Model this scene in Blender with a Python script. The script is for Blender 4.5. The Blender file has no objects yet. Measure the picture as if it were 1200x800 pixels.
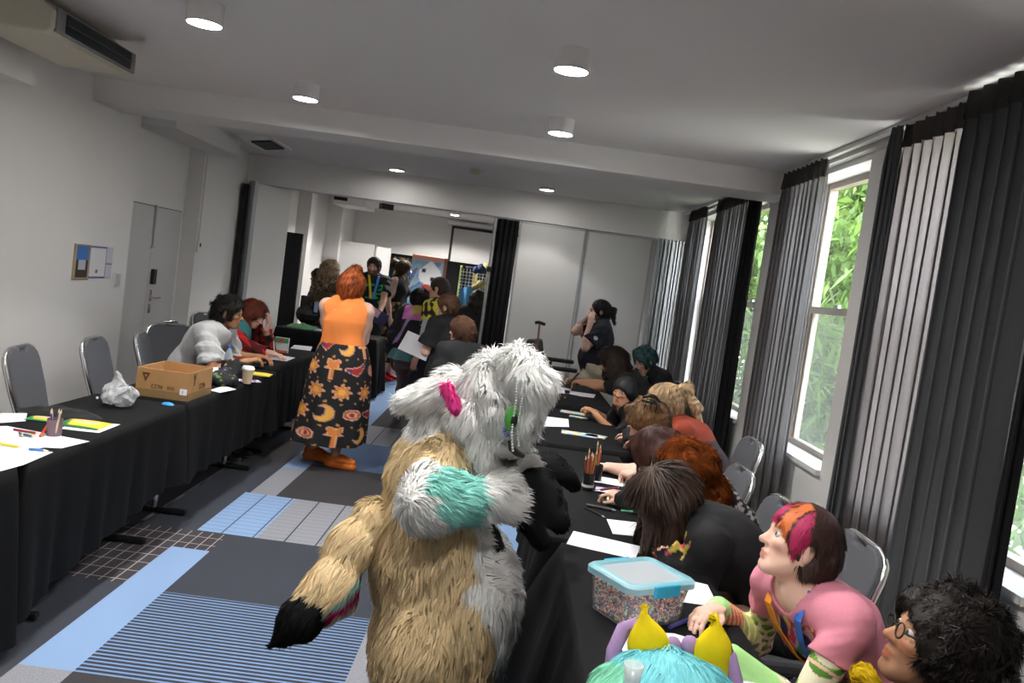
import bpy, math, random
import numpy as np
from mathutils import Vector, Matrix
rnd = random.Random(7)
RNG = np.random.default_rng(11)
C = bpy.context.scene.collection
A3 = lambda *v: np.array(v, dtype=np.float64)
def nz(v):
    v = np.asarray(v, float); return v/(np.linalg.norm(v)+1e-12)
def srgb(r, g, b):
    f = lambda c: (c/255/12.92 if c/255 <= .04045 else ((c/255+.055)/1.055)**2.4)
    return (f(r), f(g), f(b))
# ---------------------------------------------------------------- materials
MATS = {}
def mat(name, col=(.5,.5,.5), rough=.6, metal=0, var=.08, scale=30, bump=0, bscale=200, vcol=False, trans=0, alpha=1, emit=None, sheen=0, transl=0, spec=.5, ior=1.45):
    if name in MATS: return MATS[name]
    m = bpy.data.materials.new(name); m.use_nodes = True
    nt = m.node_tree; N = nt.nodes; L = nt.links
    b = N['Principled BSDF']
    b.inputs['Roughness'].default_value = rough; b.inputs['Metallic'].default_value = metal
    b.inputs['Specular IOR Level'].default_value = spec; b.inputs['IOR'].default_value = ior
    tc = N.new('ShaderNodeTexCoord')
    nz_ = N.new('ShaderNodeTexNoise'); nz_.inputs['Scale'].default_value = scale; nz_.inputs['Detail'].default_value = 4
    L.new(tc.outputs['Object'], nz_.inputs['Vector'])
    mr = N.new('ShaderNodeMapRange'); mr.inputs['To Min'].default_value = 1-var; mr.inputs['To Max'].default_value = 1+var
    L.new(nz_.outputs['Fac'], mr.inputs['Value'])
    mx = N.new('ShaderNodeMix'); mx.data_type = 'RGBA'; mx.blend_type = 'MULTIPLY'; mx.inputs['Factor'].default_value = 1
    if vcol:
        at_ = N.new('ShaderNodeAttribute'); at_.attribute_name = 'Col'; L.new(at_.outputs['Color'], mx.inputs['A'])
    else:
        mx.inputs['A'].default_value = (*col, 1)
    L.new(mr.outputs['Result'], mx.inputs['B'])
    L.new(mx.outputs['Result'], b.inputs['Base Color'])
    if bump:
        n2 = N.new('ShaderNodeTexNoise'); n2.inputs['Scale'].default_value = bscale; n2.inputs['Detail'].default_value = 3
        L.new(tc.outputs['Object'], n2.inputs['Vector'])
        bp = N.new('ShaderNodeBump'); bp.inputs['Strength'].default_value = bump; bp.inputs['Distance'].default_value = .004
        L.new(n2.outputs['Fac'], bp.inputs['Height']); L.new(bp.outputs['Normal'], b.inputs['Normal'])
    if trans: b.inputs['Transmission Weight'].default_value = trans
    if alpha < 1: b.inputs['Alpha'].default_value = alpha
    if sheen: b.inputs['Sheen Weight'].default_value = sheen
    if emit:
        b.inputs['Emission Color'].default_value = (*emit[0], 1); b.inputs['Emission Strength'].default_value = emit[1]
    if transl:
        tr = N.new('ShaderNodeBsdfTranslucent'); ms = N.new('ShaderNodeMixShader'); ms.inputs[0].default_value = transl
        L.new(mx.outputs['Result'], tr.inputs['Color'])
        L.new(b.outputs[0], ms.inputs[1]); L.new(tr.outputs[0], ms.inputs[2]); L.new(ms.outputs[0], N['Material Output'].inputs['Surface'])
    MATS[name] = m
    return m
WALL = mat('wall_paint', srgb(226,224,222), .75, var=.02, scale=3, bump=.05, bscale=300)
CEIL = mat('ceiling_paint', srgb(222,219,217), .8, var=.02, scale=2)
WHITEP = mat('white_powder_coat', srgb(225,224,222), .45, var=.02)
CHROME = mat('chrome', (.8,.8,.8), .18, 1, var=.03)
ALU = mat('brushed_aluminium', (.42,.44,.45), .5, .8, var=.05)
BLACKM = mat('black_metal', (.012,.012,.013), .4, .3)
BLACKP = mat('black_plastic', (.015,.015,.017), .4)
CLOTHB = mat('black_tablecloth', (.007,.0074,.0084), .85, var=.15, scale=8, bump=.2, bscale=500, spec=.15)
GREYF = mat('grey_chair_fabric', srgb(88,90,96), .85, var=.22, scale=160, bump=.25, bscale=400)
CURT = mat('grey_curtain', srgb(124,121,122), .85, var=.1, scale=60, transl=.5)
CURTG = mat('sheer_grey_curtain', srgb(112,106,104), .85, var=.1, scale=60, transl=.66)
CURTD = mat('dark_lined_curtain', srgb(80,82,86), .9, var=.12, scale=60)
CURTK = mat('black_curtain_lining', (.006,.006,.007), .95)
PAPER = mat('white_paper', srgb(238,238,246), .6, var=.01)
CARDB = mat('cardboard', srgb(176,134,88), .8, var=.08, scale=25)
PANEL = mat('partition_panel', srgb(206,205,203), .7, var=.02, scale=4, bump=.05)
VC = mat('coloured_surface', vcol=True, rough=.7, var=.03, scale=60)
SKIN = mat('skin', vcol=True, rough=.5, var=.05, scale=90, spec=.35)
HAIR = mat('hair', vcol=True, rough=.58, var=.12, scale=200, spec=.5)
FAB = mat('clothing_fabric', vcol=True, rough=.85, var=.08, scale=120, bump=.15, bscale=600)
FUR = mat('fur_pile', vcol=True, rough=.85, var=.05, scale=80, spec=.12, transl=.25)
SHOE = mat('shoe_surface', vcol=True, rough=.45, var=.05)
# ---------------------------------------------------------------- object helpers
def tag(o, label=None, cat=None, group=None, kind=None):
    if label: o['label'] = label
    if cat: o['category'] = cat
    if group: o['group'] = group
    if kind: o['kind'] = kind
    return o
def thing(name, label, cat, loc=(0,0,0), group=None):
    o = bpy.data.objects.new(name, None); C.objects.link(o); o.empty_display_size = .1
    o.location = loc
    return tag(o, label, cat, group)
def mkobj(name, V, Fs, m, parent=None, col=None, smooth=False, bevel=0, mats=None, mi=None, label=None, autosm=None, nrm=None):
    V = np.asarray(V, dtype=np.float64).reshape(-1,3)
    off = np.zeros(3)
    p = parent
    while p is not None:
        off += np.array(p.location); p = p.parent
    me = bpy.data.meshes.new(name)
    if isinstance(Fs, np.ndarray):
        n = len(Fs); k = Fs.shape[1]
        me.vertices.add(len(V)); me.vertices.foreach_set('co', (V-off).astype(np.float32).ravel())
        me.loops.add(n*k); me.loops.foreach_set('vertex_index', Fs.astype(np.int32).ravel())
        me.polygons.add(n); me.polygons.foreach_set('loop_start', np.arange(0, n*k, k, dtype=np.int32))
        me.polygons.foreach_set('loop_total', np.full(n, k, dtype=np.int32))
        me.update(calc_edges=True); me.validate()
    else:
        me.from_pydata([tuple(v) for v in (V-off)], [], Fs); me.update()
    if col is not None:
        a = me.color_attributes.new('Col', 'FLOAT_COLOR', 'POINT')
        col = np.asarray(col, float)
        if col.ndim == 1: col = np.tile(col, (len(V),1))
        c4 = np.ones((len(V),4), np.float32); c4[:, :3] = np.clip(col, 0, 1); a.data.foreach_set('color', c4.ravel())
    if nrm is not None:
        me.polygons.foreach_set('use_smooth', np.ones(len(me.polygons), bool)); me.normals_split_custom_set_from_vertices(np.ascontiguousarray(nrm, dtype=np.float32).tolist())
    if smooth: me.polygons.foreach_set('use_smooth', np.ones(len(me.polygons), bool))
    for q in (mats or [m]): me.materials.append(q)
    if mi is not None: me.polygons.foreach_set('material_index', np.asarray(mi, np.int32))
    o = bpy.data.objects.new(name, me); C.objects.link(o)
    if parent is not None: o.parent = parent
    if bevel:
        b = o.modifiers.new('bevel', 'BEVEL'); b.width = bevel; b.segments = 2; b.limit_method = 'ANGLE'; b.angle_limit = .7
    if autosm:
        for p_ in me.polygons: p_.use_smooth = True
        try: me.set_sharp_from_angle(angle=autosm)
        except Exception: pass
    if label: o['label'] = label
    return o
class MB:
    def __init__(s): s.v = []; s.f = []; s.c = []; s.cur = (.5,.5,.5)
    def add(s, V, F):
        n = len(s.v)
        s.v += [tuple(map(float, p)) for p in V]; s.f += [tuple(i+n for i in q) for q in F]; s.c += [s.cur]*len(V)
        return s
    def box(s, c, size, rz=0, M=None):
        x, y, z = [q/2 for q in size]
        P = [(-x,-y,-z),(x,-y,-z),(x,y,-z),(-x,y,-z),(-x,-y,z),(x,-y,z),(x,y,z),(-x,y,z)]
        if M is None:
            cs, sn = math.cos(rz), math.sin(rz)
            P = [(c[0]+cs*a-sn*b, c[1]+sn*a+cs*b, c[2]+d) for a, b, d in P]
        else:
            P = [tuple(np.asarray(c)+np.asarray(M).T@np.array(p)) for p in P]
        return s.add(P, [(3,2,1,0),(4,5,6,7),(0,1,5,4),(1,2,6,5),(2,3,7,6),(3,0,4,7)])
    def b2(s, a, b):
        return s.box([(a[i]+b[i])/2 for i in range(3)], [abs(b[i]-a[i]) for i in range(3)])
    def cyl(s, a, b, ra, rb=None, n=14, cap=True):
        rb = ra if rb is None else rb
        a = np.asarray(a, float); b = np.asarray(b, float); d = nz(b-a)
        t = nz(np.cross(d, (0,0,1) if abs(d[2]) < .9 else (1,0,0))); u = np.cross(d, t)
        P = []
        for q, r in ((a, ra), (b, rb)):
            for i in range(n):
                w = 2*math.pi*i/n; P.append(q+r*(math.cos(w)*t+math.sin(w)*u))
        F = [(i, (i+1) % n, n+(i+1) % n, n+i) for i in range(n)]
        if cap: F += [tuple(range(n-1,-1,-1)), tuple(range(n, 2*n))]
        return s.add(P, F)
    def tube(s, pts, r, n=8, closed=False):
        pts = [np.asarray(p, float) for p in pts]; m = len(pts); P = []
        rr = r if hasattr(r, '__len__') else [r]*m
        t0 = None
        for i in range(m):
            d = nz(pts[(i+1) % m if closed else min(i+1, m-1)]-pts[(i-1) % m if closed else max(i-1, 0)])
            if t0 is None: t0 = np.cross(d, (0,0,1) if abs(d[2]) < .9 else (1,0,0))
            t0 = nz(t0-d*(t0@d)); u = np.cross(d, t0)
            for k in range(n):
                w = 2*math.pi*k/n; P.append(pts[i]+rr[i]*(math.cos(w)*t0+math.sin(w)*u))
        F = []
        for i in range(m if closed else m-1):
            j = (i+1) % m
            F += [(i*n+k, i*n+(k+1) % n, j*n+(k+1) % n, j*n+k) for k in range(n)]
        if not closed: F += [tuple(range(n-1,-1,-1)), tuple(range((m-1)*n, m*n))]
        return s.add(P, F)
    def lathe(s, c, prof, n=20, axis=(0,0,1)):
        c = np.asarray(c, float); d = nz(axis)
        t = nz(np.cross(d, (0,0,1) if abs(d[2]) < .9 else (1,0,0))); u = np.cross(d, t); P = []
        for r, z in prof:
            for i in range(n):
                w = 2*math.pi*i/n; P.append(c+d*z+r*(math.cos(w)*t+math.sin(w)*u))
        m = len(prof)
        F = [(j*n+i, j*n+(i+1) % n, (j+1)*n+(i+1) % n, (j+1)*n+i) for j in range(m-1) for i in range(n)]
        if prof[0][0] > 1e-5: F.append(tuple(range(n-1,-1,-1)))
        if prof[-1][0] > 1e-5: F.append(tuple(range((m-1)*n, m*n)))
        return s.add(P, F)
    def ball(s, c, r, n=12, R=None):
        r = np.array([r]*3 if not hasattr(r, '__len__') else r, float); P = []; m = n//2+1
        for j in range(m):
            ph = math.pi*j/(m-1)
            for i in range(n):
                w = 2*math.pi*i/n; q = np.array((math.sin(ph)*math.cos(w), math.sin(ph)*math.sin(w), math.cos(ph)))*r
                if R is not None: q = q@np.asarray(R)
                P.append(np.asarray(c)+q)
        F = [(j*n+i, (j+1)*n+i, (j+1)*n+(i+1) % n, j*n+(i+1) % n) for j in range(m-1) for i in range(n)]
        return s.add(P, F)
    def prism(s, pts, o, ux, uy, th):
        o = np.asarray(o, float); ux = np.asarray(ux, float); uy = np.asarray(uy, float); nn = nz(np.cross(ux, uy)); n = len(pts)
        P = [o+a*ux+b*uy-nn*th/2 for a, b in pts]+[o+a*ux+b*uy+nn*th/2 for a, b in pts]
        return s.add(P, [tuple(range(n-1,-1,-1)), tuple(range(n, 2*n))]+[(i, (i+1) % n, n+(i+1) % n, n+i) for i in range(n)])
    def grid(s, fn, nu, nv):
        P = [fn(i/nu, j/nv) for j in range(nv+1) for i in range(nu+1)]; w = nu+1
        return s.add(P, [(j*w+i, j*w+i+1, (j+1)*w+i+1, (j+1)*w+i) for j in range(nv) for i in range(nu)])
    def col(s, c): s.cur = c; return s
    def build(s, name, m, parent=None, **k):
        if m in (VC, FAB, SHOE, HAIR, SKIN, FUR) or k.pop('vc', False): k['col'] = s.c
        return mkobj(name, s.v, s.f, m, parent, **k)
def struct(o): o['kind'] = 'structure'; return o
# ---------------------------------------------------------------- signed distance volumes -> one continuous mesh
def ROWS(f, r, u): return np.array([f, r, u], float)
class Vol:
    def __init__(s, lo, hi, h):
        s.h = h; s.lo = np.asarray(lo, float)
        s.n = np.ceil((np.asarray(hi)-s.lo)/h).astype(int)+1
        s.ax = [(s.lo[i]+h*np.arange(s.n[i])).astype(np.float32) for i in range(3)]
        s.F = np.full(s.n, .3, np.float32)
    def _sl(s, lo, hi):
        return tuple(slice(max(0, int((lo[i]-s.lo[i])/s.h)), min(s.n[i], int((hi[i]-s.lo[i])/s.h)+2)) for i in range(3))
    def put(s, p):
        t = p[0]; k = p[-1]
        if t in ('c', 's', 'xc'):
            a, b, ra, rb = A3(*p[1]), A3(*p[2]), p[3], p[4]
            R = max(ra, rb)+k+.02; lo = np.minimum(a, b)-R; hi = np.maximum(a, b)+R
        else:
            c = A3(*p[1]); R = max(p[3])+k+.02; lo = c-R; hi = c+R
        sl = s._sl(lo, hi)
        if any(q.stop <= q.start for q in sl): return
        X = s.ax[0][sl[0]][:, None, None]; Y = s.ax[1][sl[1]][None, :, None]; Z = s.ax[2][sl[2]][None, None, :]
        if t in ('c', 's', 'xc'):
            x, y, z = X-a[0], Y-a[1], Z-a[2]; d = b-a
            if t == 's':
                n = nz(p[5]); q = 1/p[6]-1
                w = (x*n[0]+y*n[1]+z*n[2])*q; x = x+w*n[0]; y = y+w*n[1]; z = z+w*n[2]
                d = d+n*(d@n)*q
            L2 = max(d@d, 1e-9)
            h = np.clip((x*d[0]+y*d[1]+z*d[2])/L2, 0, 1)
            D = np.sqrt((x-h*d[0])**2+(y-h*d[1])**2+(z-h*d[2])**2)-(ra+(rb-ra)*h)
        else:
            R_ = p[2]; r = p[3]; x, y, z = X-c[0], Y-c[1], Z-c[2]
            u = [x*R_[i][0]+y*R_[i][1]+z*R_[i][2] for i in range(3)]
            k0 = np.sqrt((u[0]/r[0])**2+(u[1]/r[1])**2+(u[2]/r[2])**2)
            k1 = np.sqrt((u[0]/r[0]**2)**2+(u[1]/r[1]**2)**2+(u[2]/r[2]**2)**2)+1e-6
            D = k0*(k0-1)/k1
        G = s.F[sl]
        if t in ('xc', 'xe'):
            hh = np.maximum(k-np.abs(-D-G), 0)/k
            s.F[sl] = np.maximum(G, -D)+hh*hh*k*.25
        else:
            hh = np.maximum(k-np.abs(D-G), 0)/k
            s.F[sl] = np.minimum(G, D)-hh*hh*k*.25
    def cut(s, p, n):
        p = A3(*p); n = nz(n)
        s.F = np.maximum(s.F, ((s.ax[0]-p[0])*n[0])[:, None, None]+((s.ax[1]-p[1])*n[1])[None, :, None]+((s.ax[2]-p[2])*n[2])[None, None, :]).astype(np.float32)
    def fold(s, amp, wl, seed=0):
        r = np.random.default_rng(seed)
        for _ in range(3):
            k = r.normal(size=3); k /= np.linalg.norm(k); k *= 2*math.pi/(wl*r.uniform(.7,1.4)); ph = r.uniform(0, 6)
            ex = [np.exp(1j*(k[i]*s.ax[i]+(ph if i == 0 else 0))).astype(np.complex64) for i in range(3)]
            w = (ex[0][:, None, None]*ex[1][None, :, None]*ex[2][None, None, :]).imag
            s.F += (amp*w*np.abs(w)).astype(np.float32)
    def mesh(s):
        F = s.F; I = F < 0
        I[0] = I[-1] = False; I[:, 0] = I[:, -1] = False; I[:, :, 0] = I[:, :, -1] = False
        cnt = np.zeros(np.array(F.shape)-1, np.int8)
        for a in (0,1):
            for b in (0,1):
                for c in (0,1):
                    cnt += I[a:a+cnt.shape[0], b:b+cnt.shape[1], c:c+cnt.shape[2]]
        act = np.argwhere((cnt > 0) & (cnt < 8))
        if len(act) == 0: return np.zeros((0,3)), np.zeros((0,4), int)
        idx = np.full(cnt.shape, -1, np.int32); idx[tuple(act.T)] = np.arange(len(act))
        val = {}
        for a in (0,1):
            for b in (0,1):
                for c in (0,1):
                    v = F[act[:,0]+a, act[:,1]+b, act[:,2]+c]; i_ = I[act[:,0]+a, act[:,1]+b, act[:,2]+c]
                    val[a,b,c] = np.where(i_, np.minimum(v, -1e-6), np.maximum(v, 1e-6))
        S = np.zeros((len(act),3)); W = np.zeros(len(act))
        for a in (0,1):
            for b in (0,1):
                for c in (0,1):
                    for ax in range(3):
                        q = [a,b,c]
                        if q[ax] == 1: continue
                        q2 = list(q); q2[ax] = 1
                        v0 = val[tuple(q)]; v1 = val[tuple(q2)]; cr = (v0 < 0) != (v1 < 0)
                        t = np.where(cr, v0/(v0-v1+1e-12), 0)
                        P = np.tile(np.array(q, float), (len(act),1)); P[:, ax] = t
                        S += P*cr[:, None]; W += cr
        V = s.lo+(act+S/W[:, None])*s.h
        Q = []
        for ax in range(3):
            o1, o2 = (ax+1) % 3, (ax+2) % 3
            sa = [slice(None)]*3; sb = [slice(None)]*3; sa[ax] = slice(0,-1); sb[ax] = slice(1,None)
            A = I[tuple(sa)]; B = I[tuple(sb)]
            for flip, M in ((0, A & ~B), (1, ~A & B)):
                e = np.argwhere(M)
                if len(e) == 0: continue
                c = []
                for d1, d2 in ((0,0),(-1,0),(-1,-1),(0,-1)):
                    g = e.copy(); g[:, o1] += d1; g[:, o2] += d2; c.append(idx[tuple(g.T)])
                c = np.stack(c, 1)
                Q.append(c[:, ::-1] if flip else c)
        Q = np.concatenate(Q); Q = Q[(Q >= 0).all(1)]
        return V, Q
def vol_of(prims, h, pad=.03):
    lo = np.full(3, 1e9); hi = -lo
    for p in prims:
        if p[0] in ('xc','xe'): continue
        if p[0] in ('c','s'):
            for q, r in ((p[1],p[3]),(p[2],p[4])): lo = np.minimum(lo, A3(*q)-r); hi = np.maximum(hi, A3(*q)+r)
        else:
            r = max(p[3]); lo = np.minimum(lo, A3(*p[1])-r); hi = np.maximum(hi, A3(*p[1])+r)
    v = Vol(lo-pad, hi+pad, h)
    for p in prims: v.put(p)
    return v
def vnormals(V, Q):
    n = np.cross(V[Q[:,2]]-V[Q[:,0]], V[Q[:,3]]-V[Q[:,1]]); N = np.zeros_like(V)
    for k in range(4): np.add.at(N, Q[:,k], n)
    return N/(np.linalg.norm(N, axis=1)[:, None]+1e-12)
def wob(P, sc, seed, n=3):
    r = np.random.default_rng(seed); out = np.zeros(P.shape)
    for _ in range(5):
        K = r.normal(size=(3,3))*2*math.pi/sc*.5; ph = r.uniform(0, 6.3, 3); out += np.sin(P@K.T+ph)
    return out/2.2
def fur(V, Q, n, L, w, comb, lift=.5, colf=None, seed=1, mess=.35, droop=.15, keep=None, clump=.05):
    r = np.random.default_rng(seed); N = vnormals(V, Q)
    T = np.concatenate([Q[:, [0,1,2]], Q[:, [0,2,3]]])
    ar = np.linalg.norm(np.cross(V[T[:,1]]-V[T[:,0]], V[T[:,2]]-V[T[:,0]]), axis=1)
    if keep is not None: ar = ar*keep(V[T].mean(1))
    if ar.sum() <= 0: return np.zeros((0,3)), np.zeros((0,3), int), np.zeros((0,3))
    t = r.choice(len(T), n, p=ar/ar.sum()); a, b = r.random(n), r.random(n); m = a+b > 1; a[m] = 1-a[m]; b[m] = 1-b[m]
    bc = np.stack([1-a-b, a, b], 1)[:, :, None]
    P = (V[T[t]]*bc).sum(1); Nn = (N[T[t]]*bc).sum(1); Nn /= np.linalg.norm(Nn, axis=1)[:, None]+1e-9
    cd = comb(P) if callable(comb) else np.tile(np.asarray(comb, float), (n,1))
    cd = cd/(np.linalg.norm(cd, axis=1)[:, None]+1e-9)
    tg = cd-Nn*(cd*Nn).sum(1)[:, None]
    ns = wob(P, clump, seed)*mess+r.normal(size=(n,3))*mess*.35
    ns -= Nn*(ns*Nn).sum(1)[:, None]*.6
    Lh = (L(P) if callable(L) else np.full(n, L))*r.uniform(.65, 1.2, n)
    d0 = Nn*lift+tg*(1-lift*.6)+ns; d0 /= np.linalg.norm(d0, axis=1)[:, None]+1e-9
    d1 = Nn*lift*.35+tg+ns*1.3+A3(0,0,-droop); d1 /= np.linalg.norm(d1, axis=1)[:, None]+1e-9
    d2 = Nn*lift*.1+tg*1.1+ns*1.6+A3(0,0,-2*droop); d2 /= np.linalg.norm(d2, axis=1)[:, None]+1e-9
    sd = np.cross(d0, Nn+r.normal(size=(n,3))*.5); sd /= np.linalg.norm(sd, axis=1)[:, None]+1e-9
    ww = (w*r.uniform(.7,1.3,n))[:, None]*.5
    p0 = P-Nn*.004; p1 = p0+d0*(Lh*.38)[:, None]; p2 = p1+d1*(Lh*.34)[:, None]; p3 = p2+d2*(Lh*.28)[:, None]
    VV = np.stack([p0-sd*ww, p0+sd*ww, p1-sd*ww*.95, p1+sd*ww*.95, p2-sd*ww*.6, p2+sd*ww*.6, p3], 1).reshape(-1,3)
    B = np.arange(n)[:, None]*7
    FF = np.concatenate([B+np.array(q) for q in ((0,1,3),(0,3,2),(2,3,5),(2,5,4),(4,5,6))])
    c = colf(P) if callable(colf) else np.tile(np.asarray(colf, float), (n,1))
    c = np.clip(c*r.uniform(.82, 1.12, n)[:, None], 0, 1)
    bn = Nn+.35*d1+r.normal(size=(n,3))*.22+ns*.8; bn /= np.linalg.norm(bn, axis=1)[:, None]+1e-9
    return VV, FF, np.repeat(c, 7, 0), np.repeat(bn, 7, 0)
def furmesh(name, m, parent, V, Q, colf, n, base=.85, **kw):
    """skin surface plus combed fur blades as one mesh; blades are shaded with the lie of the skin below them"""
    a, f, c, nb = fur(V, Q, n, colf=colf, **kw); N = vnormals(V, Q); b = colf(V)*base
    F = np.concatenate([Q[:, [0,1,2]], Q[:, [0,2,3]], f+len(V)])
    return mkobj(name, np.concatenate([V, a]), F, m, parent, col=np.concatenate([b, c]), nrm=np.concatenate([N, nb]))
# ---------------------------------------------------------------- people
def rotax(v, ax, deg):
    v = np.asarray(v, float); ax = nz(ax); a = math.radians(deg)
    return v*math.cos(a)+np.cross(ax, v)*math.sin(a)+ax*(ax@v)*(1-math.cos(a))
def ik(a, b, l1, l2, pole):
    a, b = A3(*a), A3(*b); d = b-a; L = np.linalg.norm(d); u = d/(L+1e-9)
    if L > (l1+l2)*.995: L = (l1+l2)*.995; b = a+u*L
    x = (l1*l1-l2*l2+L*L)/(2*L); y = math.sqrt(max(l1*l1-x*x, 1e-6))
    p = A3(*pole); p = nz(p-u*(p@u))
    return a+u*x+p*y, b
def hand_prims(W, fw, pn, side, curl=.5, k=1, thumb=.3):
    fw = nz(fw); pn = nz(A3(*pn)-fw*(A3(*pn)@fw)); lat = np.cross(fw, pn)*(1 if side == 'R' else -1)
    P = [('c', W-fw*.01*k, W+fw*.03*k, .025*k, .027*k, .012), ('s', W+fw*.022*k+lat*.006*k, W+fw*.072*k, .034*k, .037*k, pn, .46, .012)]
    for i in range(4):
        q = W+fw*(.086, .09, .086, .078)[i]*k+lat*(.028, .0095, -.0095, -.027)[i]*k
        seg = (.04, .044, .041, .033)[i]*k; ang = (curl*.75+.05*i*curl)
        for j in range(3):
            a = ang*(.7, 1.7, 2.5)[j]; d = fw*math.cos(a)+pn*math.sin(a)+lat*(.08, .02, -.02, -.08)[i]*(1-curl)
            q2 = q+nz(d)*seg*(1, .72, .55)[j]; r = (.0092, .0085, .0075)[j]*k
            P.append(('c', q, q2, r, r*.92, .004)); q = q2
    t0 = W+fw*.028*k+lat*.024*k+pn*.008*k; t1 = t0+nz(fw*.7+lat*.62+pn*thumb)*.042*k; t2 = t1+nz(fw*.95+lat*.05+pn*(thumb+.35*curl))*.032*k
    P += [('c', t0, t1, .0125*k, .0105*k, .01), ('c', t1, t2, .0102*k, .0085*k, .004)]
    return P
def head_prims(h, Hf, Hr, Hu, k):
    R_ = ROWS(Hf, Hr, Hu); L = lambda f, r, u: h+(Hf*f+Hr*r+Hu*u)*k
    S = lambda *r: tuple(q*k for q in r)
    P = [('e', L(-.012,0,.026), R_, S(.096,.076,.086), .01), ('e', L(.022,0,-.03), R_, S(.066,.06,.078), .03),
         ('e', L(.03,0,-.065), R_, S(.05,.05,.042), .02), ('c', L(.072,-.012,-.094), L(.072,.012,-.094), .0165*k, .0165*k, .02)]
    for s in (-1,1):
        P += [('c', L(-.005,.058*s,-.045), L(.06,.024*s,-.088), .016*k, .015*k, .025),
              ('e', L(.064,.036*s,-.014), R_, S(.02,.022,.016), .018),
              ('xe', L(.098,.031*s,.008), R_, S(.02,.019,.012), .012),
              ('c', L(.078,.012*s,.026), L(.07,.046*s,.024), .0085*k, .008*k, .012)]
    P += [('c', L(.082,0,.012), L(.105,0,-.02), .008*k, .0095*k, .012), ('e', L(.104,0,-.022), R_, S(.0125,.0115,.0105), .006)]
    for s in (-1,1): P.append(('e', L(.094,.0105*s,-.026), R_, S(.009,.007,.007), .005))
    P += [('c', L(.086,-.016,-.053), L(.086,.016,-.053), .006*k, .006*k, .007), ('c', L(.091,-.007,-.0515), L(.091,.007,-.0515), .006*k, .006*k, .005),
          ('c', L(.087,-.013,-.066), L(.087,.013,-.066), .0075*k, .0075*k, .006), ('xc', L(.1,-.016,-.0592), L(.1,.016,-.0592), .0042*k, .0042*k, .004)]
    for s in (-1,1):
        P += [('e', L(-.008,.079*s,-.008), ROWS(nz(Hf*.95+Hr*.3*s), nz(Hr*s-Hf*.3*1), Hu), S(.019,.007,.031), .006),
              ('c', L(-.002,.073*s,-.03), L(.0,.078*s,-.034), .009*k, .008*k, .006)]
    return P
FEATH = {}
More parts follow.
